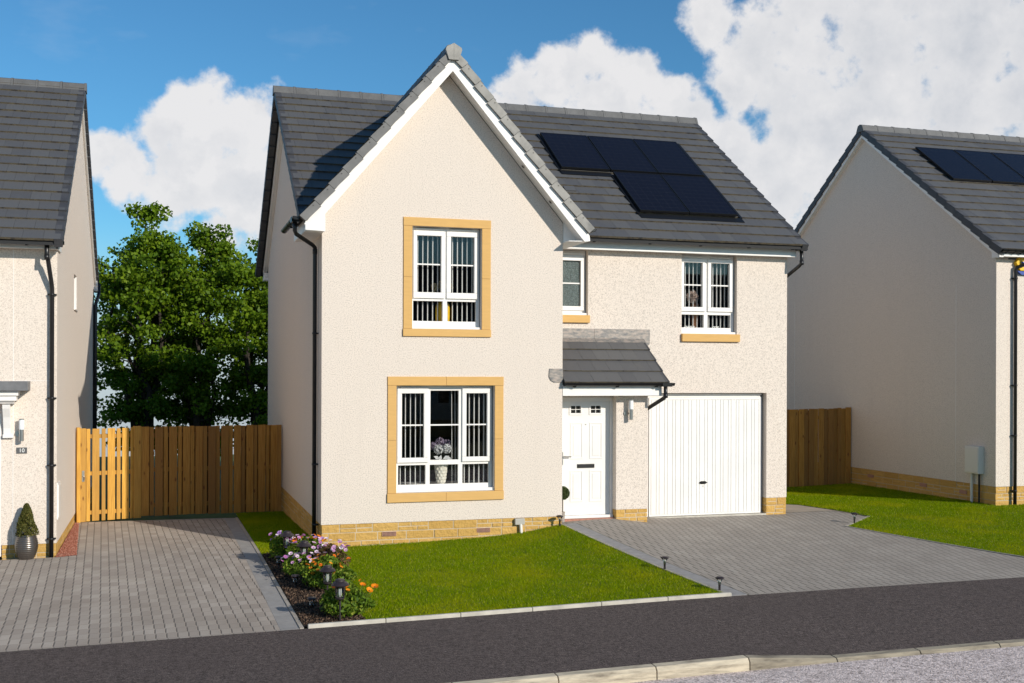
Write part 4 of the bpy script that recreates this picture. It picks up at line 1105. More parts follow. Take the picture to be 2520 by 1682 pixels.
# ------------------------------------------------------------------ wall lamps
def wall_lamp(loc, label, H_=.345):
    x, y, z = loc; o = thing('wall_lamp', (x, y, z), label, 'wall lamp', 'steel wall lamps by the front doors')
    m = MB(); m.lathe([(.040, .180), (.040, .330)], (x, y, z), 20); m.build('lamp_glass', M['lampwhite'], o, smooth=False)
    b = MB(); b.lathe([(.034, 0), (.036, .002), (.036, .178), (.034, .180)], (x, y, z), 20); b.build('lamp_body', M['chrome'], o)
    b = MB(); b.lathe([(.041, .330), (.041, .345), (.02, .348)], (x, y, z), 20); b.build('lamp_cap', M['chrome'], o)
    k = MB(); k.tube([(x + .0, y, z + .11), (x, y + .075, z + .11)], .012, 8); k.tube([(x - .055, y + .070, z + .11), (x - .055, y + .088, z + .11)], .045, 16); k.tube([(x - .055, y + .07, z + .11), (x, y + .06, z + .11)], .012, 8)
    k.build('wall_mount', M['chrome'], o)
    return o
wall_lamp((5.262, -.17, 1.634), 'steel wall lamp with white glass between the front door and the garage door')
XF = False

# ------------------------------------------------------------------ blinds and ornaments in the windows
def blind(name, xs, y, z0, z1, label, w=.082, rot=10, segs=None):
    o = thing(name, (sum(xs) / len(xs), y, z1), label, 'blind', 'vertical window blinds')
    m = MB(); m.box(min(xs) - .05, max(xs) + .05, y - .02, y + .02, z1, z1 + .03); m.build('head_rail', M['white'], o)
    s = MB(); a = R(rot)
    d = Vector((math.sin(a), math.cos(a), 0)); s.obox(Vector((0, 0, z0)) - d * w / 2, d * w, Vector((d.y, -d.x, 0)) * .012, (0, 0, z1 - z0))
    first_o = None
    for x in xs:
        if first_o is None: p = s.build('slat', M['blind'], o); first_o = p
        else: p = first_o.copy(); COL.objects.link(p)
        p.parent = o; p.location = Vector((x, y, 0)) - o.location
    return o
blind('vertical_blind', [1.44 + .0845 * k for k in range(15)], .27, 3.27, 4.80, 'open vertical blind behind the upper window of the gable', rot=8)
blind('vertical_blind', [1.24 + .0845 * k for k in range(6)], .27, .57, 2.19, 'open vertical blind at the left of the ground floor window', rot=8)
blind('vertical_blind', [2.33 + .0845 * k for k in range(7)], .27, .57, 2.19, 'open vertical blind at the right of the ground floor window', rot=8)
blind('vertical_blind', [T((6.66 + .081 * k, .97, 4)).x for k in range(14)], T((7, .97, 4)).y, 3.272, 4.588, 'open vertical blind in the upper window over the garage', rot=19)
cd = MB()
for x in (2.205, 2.262): cd.tube([(x, .24, .57), (x - .012, .24, 2.19)], .005, 6)
tag(cd.build('blind_cord', M['blind']), 'pair of blind cords hanging in the middle pane of the ground floor window', 'blind cord')

def petals(center, rad, n, size, flat=1., seed=0, out_bias=.75):
    c = np.array(center); d = rng.normal(size=(n, 3)); d /= np.linalg.norm(d, axis=1)[:, None]; d[:, 2] *= flat
    p = c + d * rad * rng.uniform(.82, 1.05, (n, 1))
    return leaf_mesh(p, size, d, out_bias, aspect=.8)
def merge_lm(parts):
    v = np.concatenate([p[0] for p in parts]); o = 0; f = []
    for p in parts: f.append(p[1] + o); o += len(p[0])
    return v, np.concatenate(f)
# big white vase with silver flowers
o = thing('flower_vase', (2.03, .30, .565), 'tall white shell vase of silver and mauve flowers in the ground floor window', 'vase')
m = MB(); m.lathe([(.055, 0), (.06, .02), (.075, .14), (.098, .28), (.108, .36), (.10, .385), (.07, .40)], (2.03, .30, .565), 22); m.build('vase', M['shellwhite'], o, smooth=True)
sc = MB()
for k in range(7):
    for j in range(10):
        a = 2 * math.pi * (j + .5 * (k % 2)) / 10; z = .03 + k * .052; r = .062 + .045 * z / .36
        p = Vector((2.03 + math.cos(a) * r, .30 + math.sin(a) * r, .565 + z)); t = Vector((-math.sin(a), math.cos(a), 0)); n_ = Vector((math.cos(a), math.sin(a), 0))
        sc.add([p - t * .030, p + t * .030, p + t * .024 + Vector((0, 0, .050)) + n_ * .004, p - t * .024 + Vector((0, 0, .050)) + n_ * .004, p + n_ * .016 + Vector((0, 0, .012)), p + n_ * .020 + Vector((0, 0, .050))], [(0, 4, 5, 3), (4, 1, 2, 5), (0, 1, 4), (3, 5, 2)])
sc.build('vase_shells', M['shellwhite'], o)
v, f = merge_lm([petals((1.975, .25, 1.155), .078, 260, .036), petals((2.115, .25, 1.165), .075, 240, .036)]); np_mesh('silver_flower', v, f, M['silver_petal'], o)
v, f = merge_lm([petals((1.905, .33, 1.205), .065, 170, .034), petals((2.02, .35, 1.27), .07, 190, .034), petals((2.15, .33, 1.25), .068, 180, .034)]); np_mesh('mauve_flower', v, f, M['mauve_petal'], o)
lv = MB()
for x, z, dx, dz in ((2.10, 1.02, .10, .05), (1.94, 1.02, -.09, .04), (2.0, 1.01, .02, .09), (2.15, 1.0, .06, -.03)):
    p = Vector((x, .23, z)); d = Vector((dx, -.02, dz)).normalized(); s_2 = d.cross(Vector((0, 1, 0))); L = .12
    lv.add([p - d * L * .5, p + s_2 * .032, p + d * L * .5, p - s_2 * .032], [(0, 1, 2, 3)])
lv.build('silver_leaf', M['silver_petal'], o)
# yellow vase upstairs
o = thing('flower_vase', (2.06, .34, 3.262), 'yellow vase of cream dried flowers in the upper window of the gable', 'vase')
m = MB(); m.lathe([(.10, 0), (.118, .02), (.122, .10), (.122, .25), (.11, .32), (.05, .35), (.045, .37)], (2.06, .34, 3.262), 24); m.build('vase', M['yellow'], o, smooth=True)
v, f = merge_lm([petals((1.93, .34, 3.86), .055, 60, .06), petals((2.03, .34, 3.90), .06, 60, .06), petals((2.17, .34, 3.88), .06, 70, .06), petals((2.10, .34, 3.83), .06, 50, .06)]); np_mesh('dried_flower', v, f, M['cream_flower'], o)
st = MB()
for x in (1.95, 2.03, 2.1, 2.16): st.tube([(2.06, .34, 3.60), (x, .34, 3.86)], .006, 6)
st.build('stalk', M['weedbark'], o)
XF = True
# copper vase, twig ball and letters over the garage
o = thing('twig_ball', (7.06, 1.02, 3.255), 'round pale pink twig ball on a copper cone vase in the window over the garage', 'vase')
m = MB(); m.lathe([(.05, 0), (.06, .02), (.085, .30), (.080, .46), (.045, .50)], (7.06, 1.04, 3.255), 22); m.build('vase', M['copper'], o, smooth=True)
st = MB()
for k in range(240):
    d = Vector(rng.normal(size=3)).normalized(); c = Vector((6.985, .98, 3.855)); st.tube([c + d * .03, c + d * rng.uniform(.10, .125)], [.004, .0075], 5)
st.build('twigs', M['pinktwig'], o)
def text_obj(name, body, size, loc, mat, rot=(R(90), 0, 0), ext=.004, parent=None):
    c = bpy.data.curves.new(name, 'FONT'); c.body = body; c.size = size; c.extrude = ext; c.align_x = 'CENTER'; c.align_y = 'CENTER'
    t = bpy.data.objects.new(name + '_tmp', c); COL.objects.link(t); dg = bpy.context.evaluated_depsgraph_get(); me = bpy.data.meshes.new_from_object(t.evaluated_get(dg)); COL.objects.unlink(t); bpy.data.objects.remove(t)
    me.transform(Matrix.Translation(T(loc) if XF else Vector(loc)) @ Matrix.Rotation(rot[2], 4, 'Z') @ Matrix.Rotation(rot[0], 4, 'X')); me.materials.clear(); me.materials.append(mat); me.name = name
    return link(name, me, parent)
tag(text_obj('letter_ornament', 'oms', .13, (6.90, .93, 3.292), M['lettering'], ext=.012), 'white letters standing at the foot of the left pane over the garage', 'ornament', 'white letters on the window sill')
tag(text_obj('letter_ornament', 'ms', .13, (7.44, .93, 3.292), M['lettering'], ext=.012), 'white letters standing at the foot of the right pane over the garage', 'ornament', 'white letters on the window sill')
m = MB()
for k in range(4): m.lathe([(.062, k * .055), (.072, k * .055 + .008), (.072, k * .055 + .046), (.062, k * .055 + .054)], (4.42, .93, 3.60), 18)
m.lathe([(.05, .22), (.05, .30)], (4.42, .93, 3.60), 18)
tag(m.build('candle_pot', M['yellow'], smooth=False), 'ribbed yellow pot behind the obscured window beside the gable', 'pot')
bl = MB(); bl.box(4.26, 4.58, 1.1, 1.12, 4.02, 4.40); tag(bl.build('roller_blind', M['blind']), 'pale roller blind half drawn in the small window beside the gable', 'blind')

XF = False
# ------------------------------------------------------------------ the left house
LX, LYF, LZ = -4.0, .99, -.263
lh = thing('house', (-8., 6., -.5), 'cream house cut by the left edge, with a grey door canopy and number 10', 'house', 'cream houses along the street')
wl = MB()
wl.holes(-13.0, LX, LZ, 4.36, LYF, LYF + .3, [(-5.75, -4.80, -.5, 1.78)])
wl.holes(LYF + .3, 10.75, LZ, 4.40, LX - .3, LX, [(4.45, 5.15, 3.60, 4.25)], axis='x')
zl = lambda y: 4.30 + .686 * (min(y, 11.8 - y) - .59)
wl.prism([(LX - .3, LYF + .02, 4.40), (LX - .3, 10.75, 4.40), (LX - .3, 10.75, zl(10.75)), (LX - .3, 5.9, zl(5.9)), (LX - .3, LYF + .02, zl(LYF + .02))], (.3, 0, 0))
wl.box(-13, LX, 10.45, 10.75, LZ, 4.4); wl.box(-13, -12.7, LYF + .3, 10.45, LZ, 4.4)
lwall = wl.build('wall', M['render_left'], lh)
jt = MB(); jt.box(-4.636, -4.628, LYF - .003, LYF + .01, LZ, 4.36); jt.box(-4.628, -4.07, LYF - .003, LYF + .01, 2.283, 2.289); jt.build('movement_joint', M['white'], lwall)
pb, pm = MB(), MB(); prnd = random.Random(31)
plinth_run(pb, (-4.79, LYF + .012), (LX - .006, LYF + .012), LZ - .002, -.75, (0, -1), prnd, pm)
plinth_run(pb, (LX - .012, LYF + .012), (LX - .012, 10.7), LZ - .002, -.8, (1, 0), prnd, pm)
p_ = pb.build('plinth', M['plinth'], lh, bevel=.006); pm.build('plinth_mortar', M['mortar'], p_)
pitched_roof(lh, -13.2, -3.895, .59, 4.435, .686, 5.9, 'cap_dark', 'cap_dark', seed=8)
eb = MB(); eb.box(-13, -3.98, LYF - .20, LYF - .178, 4.335, 4.44); eb.box(-13, -3.98, LYF - .178, LYF, 4.34, 4.352); eb.box(-4.0, -3.975, LYF - .2, LYF + .45, 4.335, 4.52)
zz_ = lambda y, d: 4.435 - d + .686 * (min(y, 11.8 - y) - .59)
for xa, xb, d1, d2 in ((-3.972, -3.952, .08, .25), (-4.0, -3.972, .225, .24)):
    eb.prism([(xa, .80, zz_(.80, d1)), (xa, 5.9, zz_(5.9, d1)), (xa, 11.0, zz_(11.0, d1)), (xa, 11.0, zz_(11, d2)), (xa, 5.9, zz_(5.9, d2)), (xa, .80, zz_(.80, d2))], (xb - xa, 0, 0))
eb.box(-4.05, -3.92, 10.76, 11.1, 4.36, 4.62)
eb.build('eaves_board', M['white'], lh)
g = MB(); half_gutter(g, (-13., .725, 4.45), (-3.88, .725, 4.45), brackets=[8.56, 7.56, 6.5], inward=(0, 1, 0)); g.build('gutter', M['black'], lh)
dp = MB(); dp.tube([(-4.13, .725, 4.41), (-4.13, .725, 4.23), (-4.115, .77, 4.15), (-4.075, .89, 3.80), (-4.07, .925, 3.72), (-4.07, .925, -.50)], pr, 12)
for zz in (3.62, 2.0, .95, -.20): dp.tube([(-4.07, .925, zz), (-4.07, .925, zz + .03)], pr + .008, 12); dp.box(-4.135, -4.005, .935, .992, zz + .004, zz + .026)
dp.tube([(-4.13, .725, 4.16), (-4.13, .725, 4.24)], pr + .006, 12)
dp.build('downpipe', M['blackpipe'], lh, smooth=True)
dp = MB(); dp.tube([(-3.90, 11.0, 4.55), (-3.90, 10.95, 4.3), (-3.94, 10.45, 4.05), (-3.945, 10.40, 3.95), (-3.945, 10.40, -.6)], .04, 10); dp.build('downpipe', M['blackpipe'], lh, smooth=True)
sw = MB(); sw.holes(4.45, 5.15, 3.60, 4.25, LX - .11, LX - .06, [(4.50, 5.10, 3.65, 4.20)], axis='x'); sw.box(LX - .06, LX - .002, 5.10, 5.149, 3.61, 4.24); sw.box(LX - .06, LX + .03, 4.44, 5.16, 3.585, 3.60)
win = sw.build('window', M['white'], lh); sp = MB(); sp.box(LX - .09, LX - .084, 4.50, 5.10, 3.65, 4.20); sp.build('pane', M['glass'], win); sp = MB(); sp.box(LX - .29, LX - .28, 4.4, 5.2, 3.55, 4.3); sp.build('window_backing', M['dark'], win)
cp = MB(); cp.box(-6.3, -4.385, LYF - .35, LYF, 2.135, 2.280); cp.build('door_canopy', M['leadcap'], lh, bevel=.006)
cm = MB(); cm.box(-6.2, -4.53, LYF - .28, LYF, 2.06, 2.134); cm.box(-6.2, -4.56, LYF - .25, LYF, 1.98, 2.06); cm.prism([(-6.2, LYF - .23, 1.98), (-6.2, LYF, 1.98), (-6.2, LYF, 1.93), (-6.2, LYF - .18, 1.93)], (1.6, 0, 0))
can = cm.build('canopy_moulding', M['white'], lh, bevel=.004)
bk = MB(); bk.prism([(-4.765, LYF - .20, 1.92), (-4.765, LYF, 1.92), (-4.765, LYF, 1.43), (-4.765, LYF - .05, 1.43), (-4.765, LYF - .06, 1.55), (-4.765, LYF - .11, 1.72), (-4.765, LYF - .185, 1.86)], (.105, 0, 0)); bk.box(-4.775, -4.62, LYF - .06, LYF, 1.40, 1.455); bk.build('canopy_bracket', M['white'], lh, bevel=.004)
dr = MB(); dr.box(-5.72, -4.862, LYF + .04, LYF + .09, -.42, 1.75); dr.box(-4.862, -4.80, LYF + .0, LYF + .10, -.44, 1.78); dr.build('front_door', M['whitepaint'], lh, bevel=.003)
mb_ = MB(); mb_.box(LX, LX + .02, .99 + .02, 1.42, .10, .675); mb_.box(LX + .02, LX + .03, 1.04, 1.39, .13, .645); mb_.build('meter_cover', M['white'], lh, bevel=.004)
wall_lamp((-4.500, LYF - .10, 1.352), 'steel wall lamp with white glass above the number plate on the left house')
sg_ = thing('house_number_plate', (-4.505, LYF, 1.2), 'dark slate number plate reading 10 on the left house', 'number plate')
m = MB(); m.box(-4.583, -4.430, LYF - .012, LYF, 1.154, 1.247); m.build('plate', M['slate'], sg_, bevel=.002); text_obj('numerals', '10', .085, (-4.506, LYF - .0135, 1.200), M['lettering'], ext=.001, parent=sg_)

# ------------------------------------------------------------------ the right house
RX, RY, RZ = 13.373, .466, .200
rh = thing('house', (17.5, 5., -.2), 'cream house on the right with its shaded gable wall and solar panels facing left', 'house', 'cream houses along the street')
wl = MB(); zr_ = lambda y: 4.70 + .719 * (min(y, 9.68 - y) - .194)
wl.holes(RX, 22.5, RZ, 4.72, RY, RY + .3, [(15.2, 16.6, .9, 2.3), (15.2, 16.4, 3.3, 4.5)])
wl.box(RX, RX + .3, RY + .3, 9.2, RZ, 4.72); wl.prism([(RX, RY + .02, 4.72), (RX, 9.2, 4.72), (RX, 9.2, zr_(9.2)), (RX, 4.84, zr_(4.84)), (RX, RY + .02, zr_(RY + .02))], (.3, 0, 0))
wl.box(RX + .3, 22.5, 8.9, 9.2, RZ, 4.72); wl.box(22.2, 22.5, RY + .3, 8.9, RZ, 4.72)
rwall = wl.build('wall', M['render'], rh)
jt = MB()
for y in (1.651, 7.914): jt.box(RX - .003, RX + .01, y - .004, y + .004, RZ, 4.3)
jt.build('movement_joint', M['white'], rwall)
for (x0, x1, z0, z1) in ((15.2, 16.6, .9, 2.3), (15.2, 16.4, 3.3, 4.5)):
    make_window(rh, RY, x0, x1, z0, z1, [dict(glass=(x0 + .1, (x0 + x1) / 2 - .05, z0 + .12, z1 - .1), sash=(x0 + .04, (x0 + x1) / 2 - .01, z0 + .06, z1 - .04)), dict(glass=((x0 + x1) / 2 + .05, x1 - .1, z0 + .12, z1 - .1), sash=((x0 + x1) / 2 + .01, x1 - .04, z0 + .06, z1 - .04))])
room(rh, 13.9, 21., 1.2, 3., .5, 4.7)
pb, pm = MB(), MB(); prnd = random.Random(41)
plinth_run(pb, (RX + .012, RY + .012), (22.4, RY + .012), RZ - .002, -.55, (0, -1), prnd, pm)
plinth_run(pb, (RX + .012, 9.1), (RX + .012, RY + .012), RZ - .002, -.65, (-1, 0), prnd, pm)
p_ = pb.build('plinth', M['plinth'], rh, bevel=.006); pm.build('plinth_mortar', M['mortar'], p_)
rroof = pitched_roof(rh, 13.235, 22.7, .194, 4.872, .719, 4.84, 'cap_dark', 'cap_dark', seed=12)
eb = MB(); eb.box(13.30, 22.6, RY - .20, RY - .178, 4.755, 4.89); eb.box(13.30, 22.6, RY - .178, RY, 4.757, 4.77); eb.box(13.275, 13.375, RY - .2, RY + .02, 4.74, 4.90)
zz_ = lambda y, d: 4.872 - d + .719 * (min(y, 9.68 - y) - .194)
xa = 13.268; eb.prism([(xa, .30, zz_(.30, .075)), (xa, 4.84, zz_(4.84, .075)), (xa, 9.4, zz_(9.4, .075)), (xa, 9.4, zz_(9.4, .225)), (xa, 4.84, zz_(4.84, .225)), (xa, .30, zz_(.30, .225))], (.024, 0, 0))
eb.prism([(xa + .024, .30, zz_(.3, .20)), (xa + .024, 4.84, zz_(4.84, .20)), (xa + .024, 9.4, zz_(9.4, .20)), (xa + .024, 9.4, zz_(9.4, .215)), (xa + .024, 4.84, zz_(4.84, .215)), (xa + .024, .30, zz_(.3, .215))], (.085, 0, 0))
eb.build('eaves_board', M['white'], rh)
g = MB(); half_gutter(g, (13.27, RY - .262, 4.885), (22.6, RY - .262, 4.885), brackets=[.12, .30, .48, 1.6, 2.6], inward=(0, 1, 0)); g.build('gutter', M['black'], rh)
dp = MB(); dp.tube([(14.00, RY - .262, 4.85), (14.00, RY - .262, 4.70), (13.99, RY - .23, 4.66), (13.80, RY - .08, 4.56), (13.785, RY - .06, 4.50), (13.785, RY - .06, -.25)], pr, 12)
for zz in (4.33, 2.2, 1.2, .1): dp.tube([(13.785, RY - .06, zz), (13.785, RY - .06, zz + .03)], pr + .008, 12); dp.box(13.72, 13.85, RY - .05, RY + .002, zz, zz + .025)
dp.build('downpipe', M['blackpipe'], rh, smooth=True)
for y, z in ((4.60, .05), (2.70, .022), (1.42, .0)):
    ab = MB(); ab.box(RX - .004, RX + .02, y - .11, y + .11, z - .035, z + .035); ab.build('air_brick', M['airbrick'], rh)
mx = MB(); mx.box(RX - .13, RX, .80, 1.215, .425, .975); mx.box(RX - .142, RX - .13, .815, 1.20, .45, .945)
mbx = thing('meter_box', (RX - .06, 1., -.17), 'pale grey meter cabinet low on the shaded wall of the right house', 'meter box')
mx.build('cabinet', M['meter'], mbx, bevel=.006)
mx = MB(); mx.tube([(RX - .05, 1.10, .43), (RX - .05, 1.10, -.25)], .030, 10); mx.build('grey_pipe', M['meter'], mbx)
mx = MB(); mx.tube([(RX - .05, .88, .43), (RX - .05, .88, -.25)], .022, 10); mx.build('brown_pipe', M['blackpipe'], mbx)
al = thing('alarm_box', (13.97, RY, 4.6), 'yellow and blue burglar alarm box under the eaves of the right house', 'alarm box')
hx = [(13.775, 4.655), (13.90, 4.80), (14.14, 4.80), (14.265, 4.655), (14.16, 4.495), (13.88, 4.495)]
m = MB(); m.prism([(x, RY, z) for x, z in hx], (0, -.085, 0)); m.build('cover', M['alarm_y'], al, bevel=.012)
m = MB(); m.box(13.90, 14.15, RY - .092, RY - .08, 4.575, 4.680); m.build('badge', M['alarm_b'], al); text_obj('lettering', 'ADT', .105, (14.03, RY - .094, 4.628), M['lettering'], ext=.001, parent=al)
m = MB(); m.prism([(x * .86 + 14.02 * .14, RY, z) for x, z in [(13.80, 4.495), (14.24, 4.495), (14.12, 4.42), (13.92, 4.42)]], (0, -.06, 0)); m.build('strobe', M['alarm_b'], al)
for k, l in enumerate(('dark solar panel at the left end of the row on the right house', 'dark solar panel second from the left on the right house', 'dark solar panel cut by the frame edge on the right house', 'dark solar panel beyond the frame edge on the right house')[:3]):
    put_panel(14.04 + 1.04 * k, 2.625, 0, .194, 4.872, .719, l, 1.02, 1.62)

# ------------------------------------------------------------------ fences and gate
def board_run(mb, a, b, zb, zt, widths, gap, t0, t1, rnd, recess=0.):
    """upright boards from a to b (2D), alternate ones wide and narrow; zb, zt = (start, end) heights"""
    a, b = Vector((*a, 0)), Vector((*b, 0)); d = b - a; L = d.length; d /= L; s = Vector((d.y, -d.x, 0)); x = 0; k = 0
    while x < L - .02:
        wd = min(widths[k % len(widths)] * rnd.uniform(.95, 1.05), L - x); f = (x + wd / 2) / L
        z0 = zb[0] + (zb[1] - zb[0]) * f + rnd.uniform(-.006, .006); z1 = zt[0] + (zt[1] - zt[0]) * f + rnd.uniform(-.008, .006)
        o = a + d * x + s * (t0 - (recess if k % 2 else 0)); o.z = z0
        lean = rnd.uniform(-.003, .003)
        mb.obox(o, d * wd, s * (t1 - t0), Vector((0, 0, z1 - z0)) + d * lean, 0); x += wd + gap * rnd.uniform(.7, 1.3); k += 1
def rails(mb, a, b, za, zb, t0, t1, hgt=.08):
    a, b = Vector((*a, 0)), Vector((*b, 0)); d = b - a; s = Vector((d.normalized().y, -d.normalized().x, 0))
    for z0, z1 in zip(za, zb):
        p = a + s * t0; p.z = z0; q = d.copy(); q.z = z1 - z0; mb.obox(p, q, s * (t1 - t0), (0, 0, hgt))
frnd = random.Random(17)
FA, FB = Vector((-4.0, 4.90)), Vector((-.01, 6.10)); fd = (FB - FA).normalized(); fpt = lambda t: tuple(FA + fd * t)
FL = (FB - FA).length
fence = thing('wooden_fence', (-1.5, 5.6, -.47), 'brown slatted timber fence in shade between the gate and the middle house', 'fence', 'timber fences between the houses')
t0 = 1.235
fb1 = MB(); board_run(fb1, fpt(t0), fpt(FL), (-.405, -.50), (1.345, 1.325), (.150, .080), .018, .0, .020, frnd, .022); fb1.build('boards', M['wood_brown'], fence, bevel=.002)
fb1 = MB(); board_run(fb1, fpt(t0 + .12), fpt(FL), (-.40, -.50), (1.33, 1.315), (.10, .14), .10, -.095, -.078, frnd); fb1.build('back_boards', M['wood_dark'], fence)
fb1 = MB(); rails(fb1, fpt(1.2), fpt(FL), (-.24, .46, 1.14), (-.33, .40, 1.10), -.075, -.024); fb1.build('rail', M['wood_brown'], fence)
fb1 = MB(); p = Vector((*fpt(FL - .12), -.6)); fb1.box(p.x, p.x + .10, p.y - .02, p.y + .08, -.6, 1.32); fb1.build('post', M['wood_brown'], fence)
gate = thing('wooden_gate', (-3.4, 5.1, -.45), 'sunlit orange timber gate of open slats beside the left house', 'gate')
gb = MB(); board_run(gb, fpt(.20), fpt(1.06), (-.43, -.43), (1.335, 1.335), (.070, .135), .036, .0, .020, frnd); gb.build('slats', M['wood'], gate, bevel=.002)
gb = MB(); rails(gb, fpt(.16), fpt(1.07), (-.31, .44, 1.15), (-.31, .44, 1.15), -.045, .0, .075); gb.build('rail', M['wood'], gate)
def postbox(mb, t, w, d0, d1, z0, z1):
    o = Vector((*fpt(t), z0)); s = Vector((fd.y, -fd.x, 0)); mb.obox(o + s * d0, Vector((fd.x, fd.y, 0)) * w, s * (d1 - d0), (0, 0, z1 - z0))
gb = MB(); postbox(gb, .02, .065, -.03, .05, -.46, 1.365); postbox(gb, .085, .105, -.03, .03, -.44, 1.345); gb.build('hanging_post', M['wood'], gate, bevel=.003)
gb = MB(); postbox(gb, 1.055, .05, -.04, .0, -.42, 1.345); postbox(gb, 1.085, .145, -.04, .035, -.435, 1.365); gb.build('latch_post', M['wood'], gate, bevel=.003)
gb = MB(); postbox(gb, .115, .045, .03, .036, .33, .54); gb.tube([tuple(Vector((*fpt(.13), .43)) + Vector((fd.y, -fd.x, 0)) * .04), tuple(Vector((*fpt(.155), .43)) + Vector((fd.y, -fd.x, 0)) * .07), tuple(Vector((*fpt(.155), .36)) + Vector((fd.y, -fd.x, 0)) * .075)], .007, 6)
gb.build('latch', M['chrome'], gate)
f2 = thing('wooden_fence', (11.2, 5.4, -.25), 'brown timber fence in shade between the middle house and the right house', 'fence', 'timber fences between the houses')
m = MB(); board_run(m, (8.83, 5.42), (13.36, 5.38), (-.34, -.23), (1.56, 1.61), (.145, .10), .008, .0, .020, frnd, .016); m.build('boards', M['wood_brown'], f2, bevel=.002)
m = MB(); rails(m, (8.83, 5.42), (13.36, 5.38), (-.16, 1.3), (-.05, 1.36), -.06, -.018); board_run(m, (8.9, 5.5), (13.3, 5.46), (-.34, -.23), (1.52, 1.57), (.14,), .06, -.03, -.01, frnd); m.build('rail', M['wood_brown'], f2)
m = MB(); m.box(13.20, 13.35, 5.345, 5.36, -.25, 1.63); m.box(12.98, 13.08, 5.345, 5.36, -.25, 1.62); m.build('cover_board', M['wood_brown'], f2, bevel=.002)

# ------------------------------------------------------------------ garden lights
def lantern(loc, label, hgt=.50):
    x, y, z = loc; o = thing('solar_lantern', loc, label, 'garden light', 'tall solar lanterns in the flower bed')
    m = MB(); m.lathe([(.105, hgt - .090), (.108, hgt - .080), (.085, hgt - .055), (.060, hgt - .040), (.058, hgt - .022), (.03, hgt - .012), (0.0, hgt - .010)], loc, 24); m.build('cap', M['lantern'], o, smooth=False)
    m = MB(); m.lathe([(.046, hgt - .235), (.052, hgt - .21), (.056, hgt - .09)], loc, 20); m.build('lantern_glass', M['lanternglass'], o, smooth=True)
    m = MB()
    for k in range(8):
        a = 2 * math.pi * k / 8; m.tube([(x + .051 * math.cos(a), y + .051 * math.sin(a), z + hgt - .235), (x + .060 * math.cos(a), y + .060 * math.sin(a), z + hgt - .09)], .003, 6)
    m.lathe([(.030, hgt - .265), (.055, hgt - .245), (.055, hgt - .230), (.03, hgt - .228)], loc, 20); m.build('cage', M['lantern'], o)
    m = MB(); m.lathe([(.012, hgt - .225), (.020, hgt - .20), (.020, hgt - .13), (.01, hgt - .12)], loc, 12); m.build('bulb', M['frost'], o)
    m = MB(); m.tube([(x, y, z - .05), (x, y, z + hgt - .26)], .012, 10); m.build('stake', M['lantern'], o)
    return o
zb = lambda x, y: h1(x, y) + .02
for x, y, hg, l in [(-.410, -4.745, .50, 'tall dark lantern at the front of the bed, nearest the footway'), (-.343, -3.20, .375, 'second tall dark lantern from the footway, beside the small orange flowers'), (-.474, -1.75, .47, 'tall dark lantern among the pink and orange flowers'), (-.631, -.95, .50, 'tall dark lantern at the back of the bed by the purple flowers')]:
    lantern((x, y, zb(x, y)), l, hg)
def small_light(loc, label):
    x, y, z = loc; o = thing('solar_spike_light', loc, label, 'garden light', 'small solar spike lights beside the left drive')
    m = MB(); m.lathe([(.055, .155), (.058, .165), (.05, .178), (.0, .185)], loc, 18); m.build('cap', M['lantern'], o)
    m = MB(); m.lathe([(.017, .05), (.042, .155)], loc, 16); m.build('light_body', M['lanternglass'], o, smooth=True)
    m = MB(); m.tube([(x, y, z - .03), (x, y, z + .055)], .016, 8); m.tube([(x, y, z + .05), (x, y, z + .12)], .010, 8); m.build('stake', M['lantern'], o)
for x, y, l in [(-.671, -4.2, 'small dark spike light in bare bark near the footway'), (-.705, -2.72, 'small dark spike light left of the orange flowers'), (-.78, -1.22, 'small dark spike light left of the pink flowers')]:
    small_light((x, y, zb(x, y)), l)
def path_light(loc, label):
    x, y, z = loc; o = thing('path_light', loc, label, 'garden light', 'short solar path lights along the right drive')
    m = MB(); m.lathe([(.050, .168), (.062, .178), (.062, .186), (.03, .200), (0, .203)], loc, 20); m.build('cap', M['lantern'], o)
    m = MB(); m.lathe([(.018, .085), (.020, .13), (.046, .168)], loc, 18); m.build('light_body', M['lanternglass'], o, smooth=True)
    m = MB(); m.lathe([(.014, .085), (.016, .14)], loc, 12); m.build('bulb', M['frost'], o)
    m = MB(); m.tube([(x, y, z - .03), (x, y, z + .088)], .016, 10); m.build('stake', M['lantern'], o)
    return o
for x, y, l in [(4.60, -4.66, 'short path light at the corner of lawn and footway'), (4.43, -3.33, 'short path light halfway along the lawn edge'), (9.60, -.32, 'short path light on the right lawn at the bend of the drive'), (3.985, -.13, 'short path light against the plinth beside the front door')]:
    path_light((x, y, h1(x, y)), l)

